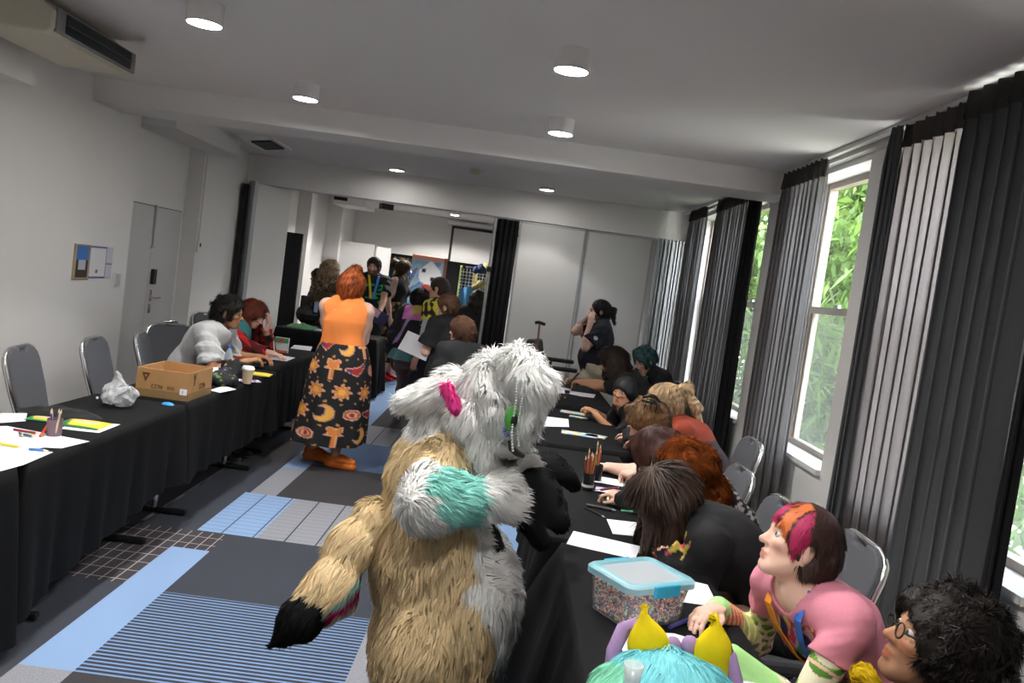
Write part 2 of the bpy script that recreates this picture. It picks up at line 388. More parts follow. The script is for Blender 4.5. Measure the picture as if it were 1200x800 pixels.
def person(s):
    hgt = s.get('h', 1.7); k = hgt/1.7; res = s.get('res', .008); g = s.get('g', 1.0); fem = s.get('fem', 0)
    s = dict(s); head = A3(*s['head']); yaw = math.radians(s['yaw'])
    F = A3(math.cos(yaw), math.sin(yaw), 0); R = A3(math.sin(yaw), -math.cos(yaw), 0); Z = A3(0,0,1)
    hh_ = s.get('hands', {})
    if 'L' in hh_ and 'R' in hh_ and (A3(*hh_['R'])-A3(*hh_['L']))@R < 0:   # hands listed near/far: put each on its own side
        for q in ('hands', 'pole', 'curl', 'hdir', 'palm'):
            if q in s: s[q] = {{'L':'R','R':'L'}[a]: b for a, b in s[q].items()}
    hy = math.radians(s.get('hyaw', s['yaw'])); hp = math.radians(s.get('hpitch', 0)); hr = s.get('hroll', 0)
    Hf = A3(math.cos(hy)*math.cos(hp), math.sin(hy)*math.cos(hp), math.sin(hp)); Hr = A3(math.sin(hy), -math.cos(hy), 0)
    Hr = rotax(Hr, Hf, hr); Hu = np.cross(Hr, Hf)
    ntop = head+k*(Hf*-.022-Hu*.07)
    sit = s.get('pose', 'stand') == 'sit'; hipz = s.get('hipz', .55)
    side = s.get('side', 0)
    def spine(l):
        D = [math.cos(math.radians(l*q))*Z+math.sin(math.radians(l*q))*F+math.tan(math.radians(side))*R for q in (.6, 1.0, 1.25)]
        D = [nz(d) for d in D]
        nd = nz(D[2]*.6+Hu*.5+Z*.3)
        nb = ntop-nd*.072*k
        ch = nb-D[2]*.16*k; wa = ch-D[1]*.21*k; hp_ = wa-D[0]*.17*k
        return nb, ch, wa, hp_, D, nd
    if sit and 'lean' not in s:
        l = min(np.arange(0, 85, 1.0), key=lambda q: abs(spine(q)[3][2]-hipz))
    else: l = s.get('lean', 3)
    nb, ch, wa, hip, D, nd = spine(l)
    tw = s.get('twist', 0); R2 = rotax(R, D[2], tw); F2 = rotax(F, D[2], tw)
    F2 = nz(F2-D[2]*(F2@D[2])); Fc = nz(F-D[1]*(F@D[1])); F0 = nz(F-D[0]*(F@D[0]))
    sw = (.172-.012*fem)*k*s.get('sw', 1); Sc = nb-D[2]*.052*k
    sh = {'L': Sc-R2*sw, 'R': Sc+R2*sw}
    J = dict(head=head, Hf=Hf, Hr=Hr, Hu=Hu, nb=nb, ch=ch, wa=wa, hip=hip, D=D, R=R, R2=R2, F=F, F2=F2, sh=sh, k=k)
    T = [('s', hip-R*.075*k*g, hip+R*.075*k*g, .105*k*g, .105*k*g, F0, .92, .05),
         ('s', hip+D[0]*.03*k, wa, .142*k*g, .128*k*g*(1-.06*fem), F0, .76, .05), ('s', wa, ch, .126*k*g*(1-.06*fem), .15*k*g**.6, Fc, .76, .06),
         ('s', ch, nb-D[2]*.075*k, .152*k*g**.6, .115*k, F2, .7, .06)]
    for q in 'LR':
        T.append(('c', Sc+(sh[q]-Sc)*.35, sh[q]-D[2]*.006*k, .062*k, .056*k*g**.4, .05)); T.append(('c', nb+D[2]*.005*k, sh[q]+D[2]*.012*k, .05*k, .04*k, .04))
    if fem:
        for a in (-1,1): T.append(('e', ch+F2*.085*k*g**.5+R2*.07*a*k-D[2]*.01*k, ROWS(F2,R2,D[2]), (.06*k*g**.5,.062*k,.062*k), .04))
    if s.get('belly'): T.append(('e', wa+F*.05*k*g-Z*.02, ROWS(F,R,Z), (.13*s['belly'],.15*s['belly'],.15*s['belly']), .06))
    arms = {}; AP = []; HP = []
    for q in 'LR':
        sg = -1 if q == 'L' else 1
        W = s.get('hands', {}).get(q)
        if W is None: W = hip+R*sg*.23*k*g**.5+F*.06+Z*-.03; pole = -F*.8+R*sg*.3
        else: pole = s.get('pole', {}).get(q, R*sg*.7-Z*.7-F*.35)
        E, W = ik(sh[q], A3(*W), .285*k, .25*k, pole)
        arms[q] = (sh[q], E, W); ga = g**.8
        AP += [('c', sh[q], sh[q]+(E-sh[q])*.5, .053*k*ga, .05*k*ga, .03), ('c', sh[q]+(E-sh[q])*.5, E, .05*k*ga, .038*k*ga, .02),
               ('c', E, E+(W-E)*.35, .039*k*ga, .042*k*ga, .015), ('c', E+(W-E)*.35, W, .042*k*ga, .027*k, .015)]
        hd = s.get('hdir', {}).get(q, nz(W-E)); pn = s.get('palm', {}).get(q, (0,0,-1) if q in s.get('hands', {}) else -R*sg)
        HP += hand_prims(W, hd, A3(*pn), q, s.get('curl', {}).get(q, .5), k)
    J['arms'] = arms
    LP = []; legs = {}; FP = []
    for q in 'LR':
        sg = -1 if q == 'L' else 1
        hj = hip+R*sg*.09*k*g**.5-Z*.0
        ft = s.get('feet', {}).get(q)
        if ft is None: ft = (hip+F*.43*k+R*sg*.11*k) if sit else (hip+R*sg*.1*k*g**.5-F*.03); ft = A3(ft[0], ft[1], .085)
        fo = s.get('footyaw', s['yaw']); Ff = A3(math.cos(math.radians(fo)), math.sin(math.radians(fo)), 0)
        K, An = ik(hj, A3(*ft), .43*k, .42*k, F+Z*(.6 if sit else 0))
        legs[q] = (hj, K, An, Ff)
        LP += [('c', hj, hj+(K-hj)*.5, .09*k*g, .074*k*g, .04), ('c', hj+(K-hj)*.5, K, .074*k*g, .053*k*g**.6, .03), ('c', K, K+(An-K)*.35, .05*k*g**.6, .056*k*g**.7, .03), ('c', K+(An-K)*.35, An, .056*k*g**.7, .037*k, .03)]
        FP += [('c', An+Ff*-.03-Z*.045, An+Ff*.06-Z*.045, .036*k, .035*k, .03), ('s', An+Ff*.05-Z*.05, An+Ff*.14*k-Z*.058, .04*k, .034*k, Z, .62, .03)]
    J['legs'] = legs
    skin = A3(*s.get('skin', srgb(214,168,142)))
    NK = [('c', nb-D[2]*.03*k, ntop, .058*k*(1-.1*fem), .052*k*(1-.1*fem), .025)]
    HD = head_prims(head, Hf, Hr, Hu, k)
    pr = T+NK+AP+LP+FP+HP+HD
    v = vol_of(pr, res); V, Q = v.mesh()
    rel = (V-head)/k; fl, rl, ul = rel@Hf, rel@Hr, rel@Hu
    col = np.tile(skin, (len(V),1))
    def blend(w, c): 
        nonlocal col
        w = np.clip(w, 0, 1)[:, None]; col = col*(1-w)+A3(*c)*w
    on = (np.abs(rl) < .09) & (np.abs(ul) < .14) & (fl > 0)
    red = skin*A3(1.0,.72,.68); lip = skin*A3(.82,.42,.42)
    blend(on*np.exp(-(((np.abs(rl)-.04)/.02)**2+((ul+.03)/.02)**2))*.6, red)
    blend(on*(fl > .085)*np.exp(-((rl/.014)**2+((ul+.022)/.012)**2))*.5, red)
    blend(on*(fl > .074)*(np.exp(-((rl/.021)**4+((ul+.0595)/.011)**4)) > .4)*.8, lip)
    hc = A3(*s.get('hair', {}).get('col', srgb(60,45,38)))
    blend(on*(fl > .055)*(np.abs(np.abs(rl)-.034) < .019)*(np.abs(ul-.029+.12*(np.abs(rl)-.034)**1) < .0055)*.8, hc*.8)
    if s.get('beard'):
        blend(on*(ul < -.035)*(fl > .0)*(1-np.exp(-((rl/.021)**4+((ul+.0595)/.011)**4)))*s['beard'], hc)
    if s.get('skinf'): col = s['skinf'](V, col, J)
    base = A3((legs['L'][2][0]+legs['R'][2][0])/2, (legs['L'][2][1]+legs['R'][2][1])/2, 0)
    root = thing('person', s['label'], 'person', tuple(base), s.get('group'))
    mkobj('body', V, Q, SKIN, root, col=col, smooth=True)
    # eyes
    if s.get('eyes', 1):
        for sg in (-1,1):
            m = MB(); c = head+k*(Hf*.072+Hr*sg*.031+Hu*.007); m.col((.5,.47,.45)); m.ball(c, .0135*k, 14)
            gz = nz(Hf+A3(*s.get('gaze', (0,0,0)))); m.col(s.get('iris', (.03,.02,.015))); m.ball(c+gz*.0062*k, .0086*k, 10)
            m.build('eye', SHOE, root, smooth=True)
    # clothes
    def infl(P, d): return [(p[0], *p[1:3], p[3]+d, p[4]+d, *p[5:]) if p[0] in ('c','s') else (p[0], p[1], p[2], tuple(q+d for q in p[3]), p[4]) for p in P]
    tp = s.get('top')
    if tp:
        d = tp.get('d', .013)*k
        v = Vol(V.min(0)-.05, V.max(0)+.05, tp.get('res', res))
        for p in infl(T, d): v.put(p)
        if tp.get('fold', .004): v.fold(tp.get('fold', .004), .16, 3)
        v.cut(hip+D[0]*tp.get('hem', -.06)*k, -D[0])
        if tp.get('neck', 1): v.put(('xc', nb+D[2]*.015*k+F2*.015*k, nb+nd*.2*k+F2*.03, tp.get('nr', .062)*k, .09*k, .01))
        if tp.get('strap'):
            for q in 'LR': v.put(('xc', sh[q]+(sh[q]-Sc)*.28-D[2]*.22*k, sh[q]+(sh[q]-Sc)*.3+D[2]*.2*k, .075*k, .075*k, .01))
        f = tp.get('sleeve', .6)
        if f > 0:
            for q in 'LR':
                S_, E, W = arms[q]; ga = g**.8*k; o = tp.get('loose', .012)*k
                lo_ = np.minimum(np.minimum(S_, E), W)-.12; hi_ = np.maximum(np.maximum(S_, E), W)+.12
                w = Vol(V.min(0)-.05, V.max(0)+.05, tp.get('res', res))
                if f <= 1:
                    u_ = nz(E-S_); e = S_+(E-S_)*f; w.put(('c', S_, e+u_*.03, .055*ga+d, .05*ga+d+o, .02)); ce = e
                else:
                    u_ = nz(W-E); e = E+(W-E)*min(1, f-1); w.put(('c', S_, E, .055*ga+d, .04*ga+d+o*.6, .03)); w.put(('c', E, e+u_*.03, .043*ga+d+o*.4, .03*k+d+o*.4, .02)); ce = e
                w.fold(tp.get('fold', .004), .11, 5); w.cut(ce, u_) if f <= 1 else w.put(('xc', ce+u_*.06, ce+u_*.1, .06, .06, .004))
                hh = np.maximum(.03-np.abs(w.F-v.F), 0)/.03
                v.F = np.minimum(v.F, w.F)-hh*hh*.0075
        tv, tq = v.mesh(); c = tp['col']
        mkobj(tp.get('name', 't_shirt'), tv, tq, FAB, root, col=c(tv, J) if callable(c) else A3(*c), smooth=True)
    for sl in s.get('sleeves', ()):   # separate arm sleeves worn under a shirt
        for q in 'LR':
            pr2 = []
            S_, E, W = arms[q]; ga = g**.8*k
            pr2 += [('c', S_+(E-S_)*.3, E, .052*ga+.006, .04*ga+.006, .02), ('c', E, E+(W-E)*.35, .041*ga+.006, .044*ga+.006, .02), ('c', E+(W-E)*.35, W-nz(W-E)*.0, .044*ga+.006, .029*k+.007, .02)]
            v = vol_of(pr2, res*.8); tv, tq = v.mesh()
            mkobj('arm_sleeve', tv, tq, FAB, root, col=sl(tv, J), smooth=True)
    bt = s.get('bottom')
    if bt:
        kind = bt['kind']; d = bt.get('d', .014)*k; c = bt['col']
        if kind in ('trousers', 'shorts', 'leggings'):
            v = Vol(V.min(0)-.05, V.max(0)+.05, max(res, .008))
            for p in infl([T[0]], d): v.put(p)
            v.put(('s', hip, hip+D[0]*.08*k, .142*k*g+d, .138*k*g+d, F0, .78, .04))
            for q in 'LR':
                hj, K, An, Ff = legs[q]; lo = bt.get('loose', .012)*k
                v.put(('c', hj, K, .092*k*g+d, .06*k*g+d+lo, .03))
                if kind == 'trousers': v.put(('c', K, An-Z*.01+(An-K)*.0, .058*k*g+d+lo, .05*k+d+lo, .02))
            v.fold(.005, .15, 8)
            v.cut(hip+D[0]*.1*k, D[0])
            tv, tq = v.mesh(); mkobj(kind, tv, tq, FAB, root, col=c(tv, J) if callable(c) else A3(*c), smooth=True)
        else:
            z1 = bt['hem']; top_ = hip+D[0]*bt.get('waist', .12)*k; r0 = .14*k*g; r1 = bt.get('r', .3); nu, nv = 128, bt.get('nv', 60); P = []
            for j in range(nv+1):
                t = j/nv
                for i in range(nu):
                    a = 2*math.pi*i/nu
                    rr = r0+(.195*k*g-r0)*min(1, t*4)**.7 if t < .25 else .195*k*g+(r1-.195*k*g)*((t-.25)/.75)**.9
                    rr *= 1+bt.get('wave', .07)*t*math.sin(a*bt.get('nf', 9)+1.3*math.sin(a*2)+t)
                    q = A3(*(top_[0:2]*(1-t)+hip[0:2]*t), top_[2]+(z1-top_[2])*t)+F*math.cos(a)*rr*(.86+.1*t)+R*math.sin(a)*rr
                    q = q+A3(*bt.get('swing', (0,0,0)))*t*t; P.append(q)
            Q2 = np.array([(j*nu+i, j*nu+(i+1) % nu, (j+1)*nu+(i+1) % nu, (j+1)*nu+i) for j in range(nv) for i in range(nu)])[:, ::-1]
            P = np.array(P); uv = np.stack([np.tile(np.arange(nu)/nu, nv+1), np.repeat(np.arange(nv+1)/nv, nu)], 1)
            o = mkobj('skirt', P, Q2, FAB, root, col=c(P, uv) if callable(c) else A3(*c), smooth=True)
            sm = o.modifiers.new('thick', 'SOLIDIFY'); sm.thickness = .004
    sc_ = s.get('shoes')
    if sc_:
        for q in 'LR':
            hj, K, An, Ff = legs[q]; pl = s.get('platform', 0)
            v = vol_of([('c', An+Ff*-.03-Z*.045, An+Ff*.06-Z*.045, .042*k, .041*k, .03), ('s', An+Ff*.05-Z*.05, An+Ff*.145*k-Z*.056, .047*k, .04*k, Z, .7, .03), *([] if pl else [('c', An-Z*.03, An+Z*.0, .045*k, .045*k, .02)])]+([('s', An+Ff*-.035-Z*(An[2]-.03), An+Ff*.15*k-Z*(An[2]-.025), .05, .046, Z, .8, .01), ('c', An+Ff*-.02-Z*.05, An+Ff*-.02-Z*(An[2]-.03), .042, .046, .02)] if pl else []), .006)
            v.cut((0,0,.0), (0,0,-1)); tv, tq = v.mesh()
            cc = np.where((tv[:, 2] < .018+pl)[:, None], A3(*s.get('sole', (.6,.6,.58))), A3(*sc_)); mkobj('shoe', tv, tq, SHOE, root, col=cc, smooth=True)
    hs = s.get('hair')
    if hs: hair(root, J, hs, k, s)
    if s.get('glasses'):
        m = MB().col((.02,.02,.02)); L = lambda f, r, u: head+k*(Hf*f+Hr*r+Hu*u)
        for sg in (-1,1):
            m.tube([L(.099, sg*.032+.021*math.cos(a), .004+.017*math.sin(a)) for a in np.linspace(0, 6.283, 15)[:-1]], .0022*k, 6, True)
            m.tube([L(.097, sg*.053, .008), L(.06, sg*.076, .01), L(-.01, sg*.083, .012)], .0022*k, 6)
        m.tube([L(.1,-.011,.007), L(.104,0,.009), L(.1,.011,.007)], .0022*k, 6)
        m.build('glasses', VC, root)
    J['root'] = root; J['V'] = V
    return J
def hair(root, J, hs, k, s):
    head, Hf, Hr, Hu = J['head'], J['Hf'], J['Hr'], J['Hu']; R_ = ROWS(Hf, Hr, Hu); kind = hs['kind']
    L = lambda f, r, u: head+(Hf*f+Hr*r+Hu*u)*k
    t = hs.get('t', .012); down = nz(A3(0,0,-1)*hs.get('grav', .75)-Hu*.5-Hf*hs.get('back', .12)); res = hs.get('res', .007)
    P = [('e', L(-.014,0,.026), R_, ((.098+t)*k, (.079+t)*k, (.088+t)*k), .01), ('e', L(-.04,0,-.02), R_, ((.07+t)*k, (.072+t)*k, (.07+t)*k), .03)]
    ln = hs.get('len', 0)
    if ln:
        a0 = hs.get('wrap', 110)
        for a in np.linspace(-a0, a0, 11):
            w = math.radians(180+a); st = L(-.014+.085*math.cos(w), .078*math.sin(w), .02); r = hs.get('lr', .03)
            m1 = st+down*ln*.5*k+(Hf*math.cos(w)+Hr*math.sin(w))*hs.get('puff', .02)*k; e = m1+down*ln*.5*k*hs.get('lt', 1)
            P += [('c', st, m1, r*k, r*k, .03), ('c', m1, e, r*k, r*.7*k, .03)]
    EX = [('c', L(*p[0]), L(*p[1]), p[2]*k, p[3]*k, p[4] if len(p) > 4 else .02) for p in hs.get('extra', ())]
    fc = hs.get('face', (.13, 0, -.05, .105, .088, .122))
    v = vol_of(P+EX, res); v.F[:] = .3
    for p in P: v.put(p)
    v.put(('xe', L(*fc[:3]), R_, tuple(q*k for q in fc[3:]), .012))
    if not ln: v.put(('xe', L(.075,0,-.12), R_, (.1*k, .12*k, .1*k), .012)); v.cut(L(-.06,0,hs.get('nape', -.085)), nz(-Hu*.9+Hf*.2))
    if hs.get('ears', not ln):
        for sg in (-1,1): v.put(('xe', L(-.003, .088*sg, -.012), R_, (.026*k, .022*k, .036*k), .008))
    for p in EX: v.put(p)
    V, Q = v.mesh()
    crown = L(-.045, 0, .115); hc = A3(*hs['col']); cf = hs.get('cf')
    colf = (lambda P_: cf(P_, J, hc)) if cf else (lambda P_: np.tile(hc, (len(P_),1))*(1+.25*wob(P_, .02, 4)[:, :1]))
    wav = hs.get('wav', 0)
    def comb(P_):
        d = P_-crown; dist = np.linalg.norm(d, axis=1)[:, None]; b = np.clip(dist/(.16*k), 0, 1.5)
        if 'to' in hs:
            q = L(*hs['to'])-P_; up = ((P_-head)@Hu > -.09)[:, None]
            return q/(np.linalg.norm(q, axis=1)[:, None]+1e-6)
        return d/(dist+1e-6)*(1.2-b*.6)+down*b*(1 if ln else .6)+wob(P_, .06, 6)*wav
    bl = hs.get('bl', .05)*k; ff = hs.get('fringe', .5)
    Lh = lambda P_: np.where(((P_-head)@Hf > .035*k) & ((P_-head)@Hu > -.02*k), bl*ff, bl)
    furmesh('hair', HAIR, root, V, Q, colf, int(hs.get('n', 5000)*1.6), base=.8, L=Lh, w=hs.get('bw', .003)*k, comb=comb, lift=hs.get('lift', .16), seed=hs.get('seed', 2), mess=hs.get('mess', .2), droop=.15)
# ---------------------------------------------------------------- camera, world, lights
sc = bpy.context.scene
cam = bpy.data.cameras.new('camera'); cam.sensor_width = 36; cam.lens = 29.1; cam.clip_start = .05
co = bpy.data.objects.new('camera', cam); C.objects.link(co)
co.matrix_world = Matrix(((0.990788, -0.135264, -0.006479, 0), (0.003028, 0.069962, -0.997545, 0), (0.135385, 0.988336, 0.069727, 1.68), (0,0,0,1)))
sc.camera = co
sc.view_settings.view_transform = 'Standard'; sc.view_settings.look = 'None'; sc.view_settings.gamma = 1; sc.view_settings.exposure = EXPO = 1.2
w = bpy.data.worlds.new('sky'); sc.world = w; w.use_nodes = True
st = w.node_tree.nodes.new('ShaderNodeTexSky'); st.sky_type = 'NISHITA'; st.sun_disc = False; st.sun_elevation = math.radians(55); st.sun_rotation = math.radians(200)
hs_ = w.node_tree.nodes.new('ShaderNodeHueSaturation'); hs_.inputs['Saturation'].default_value = .35; w.node_tree.links.new(st.outputs[0], hs_.inputs['Color']); w.node_tree.links.new(hs_.outputs[0], w.node_tree.nodes['Background'].inputs[0]); w.node_tree.nodes['Background'].inputs[1].default_value = 1.5
sun = bpy.data.lights.new('sun', 'SUN'); sun.energy = 3.2; sun.angle = .02; so = bpy.data.objects.new('sun', sun); C.objects.link(so)
so.rotation_euler = (math.radians(8), math.radians(-38), 0)
so.rotation_euler = Vector((.25, .3, -1)).to_track_quat('-Z', 'Y').to_euler()
CZ = 2.81; XL = -3.4; XR = 2.05; YN = -1.2; YP = 10.2; YB = 17.0
# ---------------------------------------------------------------- floor: patterned carpet
def carpet(name, c, var=.16, lines=None, lc=None, both=False):
    m = mat(name, c, .95, var=var, scale=140, bump=.3, bscale=700)
    if lines:
        nt = m.node_tree; N = nt.nodes; Lk = nt.links; b = N['Principled BSDF']
        tc = N.new('ShaderNodeTexCoord'); sp = N.new('ShaderNodeSeparateXYZ'); Lk.new(tc.outputs['Object'], sp.inputs[0])
        prev = b.inputs['Base Color'].links[0].from_socket
        for ax, pitch, frac, ph in lines:
            m1 = N.new('ShaderNodeMath'); m1.operation = 'ADD'; m1.inputs[1].default_value = 50-ph; Lk.new(sp.outputs[ax], m1.inputs[0])
            m2 = N.new('ShaderNodeMath'); m2.operation = 'MODULO'; m2.inputs[1].default_value = pitch; Lk.new(m1.outputs[0], m2.inputs[0])
            m3 = N.new('ShaderNodeMath'); m3.operation = 'LESS_THAN'; m3.inputs[1].default_value = pitch*frac; Lk.new(m2.outputs[0], m3.inputs[0])
            mx = N.new('ShaderNodeMix'); mx.data_type = 'RGBA'; mx.inputs['B'].default_value = (*lc, 1)
            Lk.new(m3.outputs[0], mx.inputs['Factor']); Lk.new(prev, mx.inputs['A']); prev = mx.outputs['Result']
        Lk.new(prev, b.inputs['Base Color'])
    return m
SL = carpet('carpet_slate', srgb(50,54,64)); DG = carpet('carpet_charcoal', srgb(52,50,54)); LB = carpet('carpet_light_blue', srgb(124,152,190), .08)
LG = carpet('carpet_light_grey', srgb(130,132,140), .5); MBl = carpet('carpet_mid_blue', srgb(80,100,132), .1)
STR = carpet('carpet_blue_stripes', srgb(42,47,60), .1, [(1,.03,.42,0)], srgb(108,134,172))
GRD = carpet('carpet_line_grid', srgb(52,50,56), .15, [(0,.062,.1,.03),(1,.12,.06,.05)], srgb(150,143,141))
LBL = carpet('carpet_blue_lined', srgb(124,152,190), .08, [(1,.07,.06,0),(0,.185,.05,.02)], srgb(66,80,104))
LGL = carpet('carpet_grey_lined', srgb(132,134,142), .45, [(0,.185,.05,.02),(1,.07,.03,0)], srgb(48,50,58))
rects = [(-1.67,-1.46,3.04,4.45,LB), (-1.67,-1.46,1.4,3.04,LG), (-1.46,-.46,3.04,3.855,STR), (-1.46,-.46,2.2,3.04,DG), (-.46,-.1,1.6,3.855,LG), (-.1,.35,2.2,3.6,LB),
 (-2.5,-1.46,3.89,4.74,GRD), (-1.67,-1.46,3.89,4.45,LB), (-1.65,-1.3,4.76,5.64,LBL), (-1.3,-.15,4.76,5.64,LGL), (-1.44,-.15,5.64,6.65,DG), (-1.62,-1.44,5.64,6.45,LG), (-1.62,-1.44,6.45,7.6,LB),
 (-1.44,-.2,6.65,7.7,MBl), (-1.62,-.5,7.7,8.62,LGL), (-1.3,-.3,8.62,9.9,DG), (-1.66,-1.3,8.62,12.4,LB), (-.1,.5,4.9,5.9,LB), (-.1,.5,4.0,4.9,DG), (-.1,.5,5.9,7.2,LG), (-1.3,-.3,9.9,11,MBl), (-2.0,-1.975,4.8,6.3,LG), (-2.6,-1.67,6.4,7.3,DG)]
xs = sorted({-3.7,2.4,*[r[0] for r in rects],*[r[1] for r in rects]}); ys = sorted({YN,YB+.2,*[r[2] for r in rects],*[r[3] for r in rects]})
mm = [SL,DG,LB,LG,MBl,STR,GRD,LBL,LGL]; V = [(x,y,0) for y in ys for x in xs]; Fq = []; mi = []
for j in range(len(ys)-1):
    for i in range(len(xs)-1):
        cx_, cy_ = (xs[i]+xs[i+1])/2, (ys[j]+ys[j+1])/2; k_ = 0
        for r in rects:
            if r[0] < cx_ < r[1] and r[2] < cy_ < r[3]: k_ = mm.index(r[4])
        n = len(xs); Fq.append((j*n+i, j*n+i+1, (j+1)*n+i+1, (j+1)*n+i)); mi.append(k_)
struct(mkobj('floor', V, Fq, SL, mats=mm, mi=mi))
# ---------------------------------------------------------------- shell
struct(MB().b2((-3.7,YN,CZ), (2.4,YB+.2,CZ+.12)).build('ceiling', CEIL))
m = MB(); m.b2((XL-.25,YN,0), (XL,7.3,CZ)); m.b2((XL-.25,7.3,0), (-3.56,8.8,CZ)); m.b2((XL-.25,8.8,0), (XL,YB,CZ))
struct(m.build('wall_left', WALL))
struct(MB().b2((-3.65,YB,0), (2.4,YB+.2,CZ)).build('wall_back', WALL))
struct(MB().b2((-3.65,YN-.2,0), (2.4,YN,CZ)).build('wall_behind_camera', WALL))
OPEN = [(3.0,4.5), (5.1,6.2), (7.05,8.3), (8.6,9.8)]; ZS, ZH = .78, 2.72
m = MB(); y = YN
for a, b in OPEN:
    m.b2((XR,y,0), (XR+.21,a,CZ)); m.b2((XR,a,0), (XR+.21,b,ZS)); m.b2((XR,a,ZH), (XR+.21,b,CZ)); y = b
m.b2((XR,y,0), (XR+.21,YB,CZ))
struct(m.build('wall_right', WALL))
struct(MB().b2((XL,6.45,2.63), (XR,6.95,CZ)).build('trim_1', WALL))          # ceiling beam
struct(MB().b2((XL,YP,2.46), (XR,YP+.3,CZ)).build('trim_2', WALL))           # bulkhead over the folding wall
struct(MB().b2((XL-.15,7.35,2.62), (-3.12,9.0,CZ)).build('trim_3', WALL))    # boxed duct above the door
struct(MB().b2((XL,2.0,2.48), (-3.1,5.19,CZ)).build('trim_4', WALL))         # boxed duct beside the air conditioner
struct(MB().b2((XL,12.6,0), (-3.2,12.9,CZ)).b2((XL,14.6,0), (-3.15,14.9,CZ)).build('trim_5', WALL))   # pilasters in the room beyond
struct(MB().b2((XL-.02,YN,0), (XL+.015,7.3,.09)).b2((XL-.02,8.8,0), (XL+.015,YP,.09)).build('baseboard_left', WHITEP))
FRAME = mat('window_frame_paint', srgb(150,140,128), .5, var=.03)
GLASS = mat('window_glass', (.9,.95,.95), .05, alpha=.04, var=0); REFHAZE = mat('reflection_haze_glass', srgb(226,232,230), .3, alpha=.22, var=0)  # white haze in the lower panes stands for a reflection
for i, (a, b) in enumerate(OPEN):
    X = 2.24; m = MB(); t = .045
    for p, q in (((a,ZS),(a+t,ZH)), ((b-t,ZS),(b,ZH)), ((a+t,ZS),(b-t,ZS+t)), ((a+t,ZH-t),(b-t,ZH)), ((a+t,1.76),(b-t,1.81))):
        m.b2((X-.03,p[0],p[1]), (X+.03,q[0],q[1]))
    m.b2((X-.02,a+t,ZS+t), (X+.0,a+t+.03,1.76)); m.b2((X-.02,b-t-.03,ZS+t), (X,b-t,1.76))
    r = struct(m.build('window_%d' % (i+1), FRAME))
    MB().b2((X-.004,a+t,1.81), (X+.004,b-t,ZH-t)).build('window_pane', GLASS, r)
    MB().b2((X-.014,a+t+.03,ZS+t), (X-.006,b-t-.03,1.76)).build('window_pane', REFHAZE, r)
    m2 = MB().b2((XR-.03,a,ZS-.03), (XR+.16,b,ZS+.004)); m2.build('window_sill', WHITEP, r)
    m3 = MB().b2((X-.05,(a+b)/2-.04,1.81), (X-.03,(a+b)/2+.04,1.83)); m3.build('sash_latch', ALU, r)
# door in the left recess
DOORP = mat('door_paint', srgb(200,198,197), .6, var=.02)
d = struct(MB().b2((-3.565,7.42,0), (-3.545,8.08,1.945)).b2((-3.565,8.09,0), (-3.545,8.72,1.945)).build('door_1', DOORP, bevel=.004))
m = MB(); hy_ = 8.16
m.b2((-3.545,8.13,1.02), (-3.535,8.18,1.14)); m.b2((-3.545,8.13,.9), (-3.535,8.18,1.0)); m.cyl((-3.535,8.155,1.06), (-3.49,8.155,1.06), .012); m.cyl((-3.49,8.155,1.06), (-3.49,8.27,1.06), .01)
m.build('door_handle', CHROME, d, bevel=.004)
MB().b2((-3.545,8.12,1.19), (-3.51,8.2,1.34)).build('card_lock', BLACKP, d, bevel=.01)
MB().cyl((-3.535,8.09,1.55), (-3.535,8.09,1.96), .011).b2((-3.545,8.06,1.54), (-3.53,8.12,1.56)).build('flush_bolt', ALU, d)
GAP = mat('shadow_gap_seal', (.12,.12,.12), .8)
MB().b2((-3.561,7.41,1.945), (-3.549,8.73,1.953)).b2((-3.561,8.08,0), (-3.551,8.09,1.945)).build('door_seal', GAP, d)
# ---------------------------------------------------------------- ceiling fixtures
DISCE = 115
DISC = mat('lamp_diffuser', (1,1,1), .5, emit=((1,.97,.92), DISCE), var=0)
DISCF = mat('flush_lamp_diffuser', (1,1,1), .5, emit=((1,.97,.92), 40), var=0)
def fixture(x, y, label, zc=CZ, drop=.1, r=.085, power=34, cone=104, grp='surface mounted ceiling downlights'):
    dm = DISC if drop > .05 else DISCF
    t = thing('ceiling_light', label, 'ceiling light', (x,y,zc), grp)
    m = MB(); m.lathe((x,y,zc-drop), [(r*.93,.012), (r*.93,0), (r,0), (r,drop)], 32); m.build('lamp_housing', WHITEP, t, autosm=.6)
    m = MB(); m.lathe((x,y,zc-drop+.006), [(0,0), (r*.93,0), (r*.93,.004), (0,.004)], 32); m.build('diffuser', dm, t)
    l = bpy.data.lights.new('lamp_beam', 'SPOT'); l.energy = power; l.spot_size = math.radians(cone); l.spot_blend = .25; l.shadow_soft_size = .07; l.color = (1,.965,.92)
    lo = bpy.data.objects.new('lamp_beam', l); C.objects.link(lo); lo.location = (x,y,zc-drop-.01)
    return t
LP = 34
fixture(-1.65,4.08,'white cylindrical ceiling downlight nearest the air conditioner', power=LP)
fixture(.13,4.01,'white cylindrical ceiling downlight, the right one of the nearer pair', power=LP)
fixture(-1.56,5.66,'white cylindrical ceiling downlight just before the beam, left one', power=LP)
fixture(.17,5.64,'white cylindrical ceiling downlight just before the beam, right one', power=LP)
fixture(-1.52,9.66,'flat round ceiling light beyond the beam, on the left', drop=.03, power=15)
fixture(.22,9.56,'flat round ceiling light beyond the beam, on the right', drop=.03, power=15)
fixture(-1.27,15.5,'small round ceiling light in the room beyond the folding wall', drop=.03, power=95, cone=150)
for x, y in ((-1.65,2.4),(.13,2.4),(-1.65,.8),(.13,.8),(-1.55,7.9),(.2,7.9)):
    pass
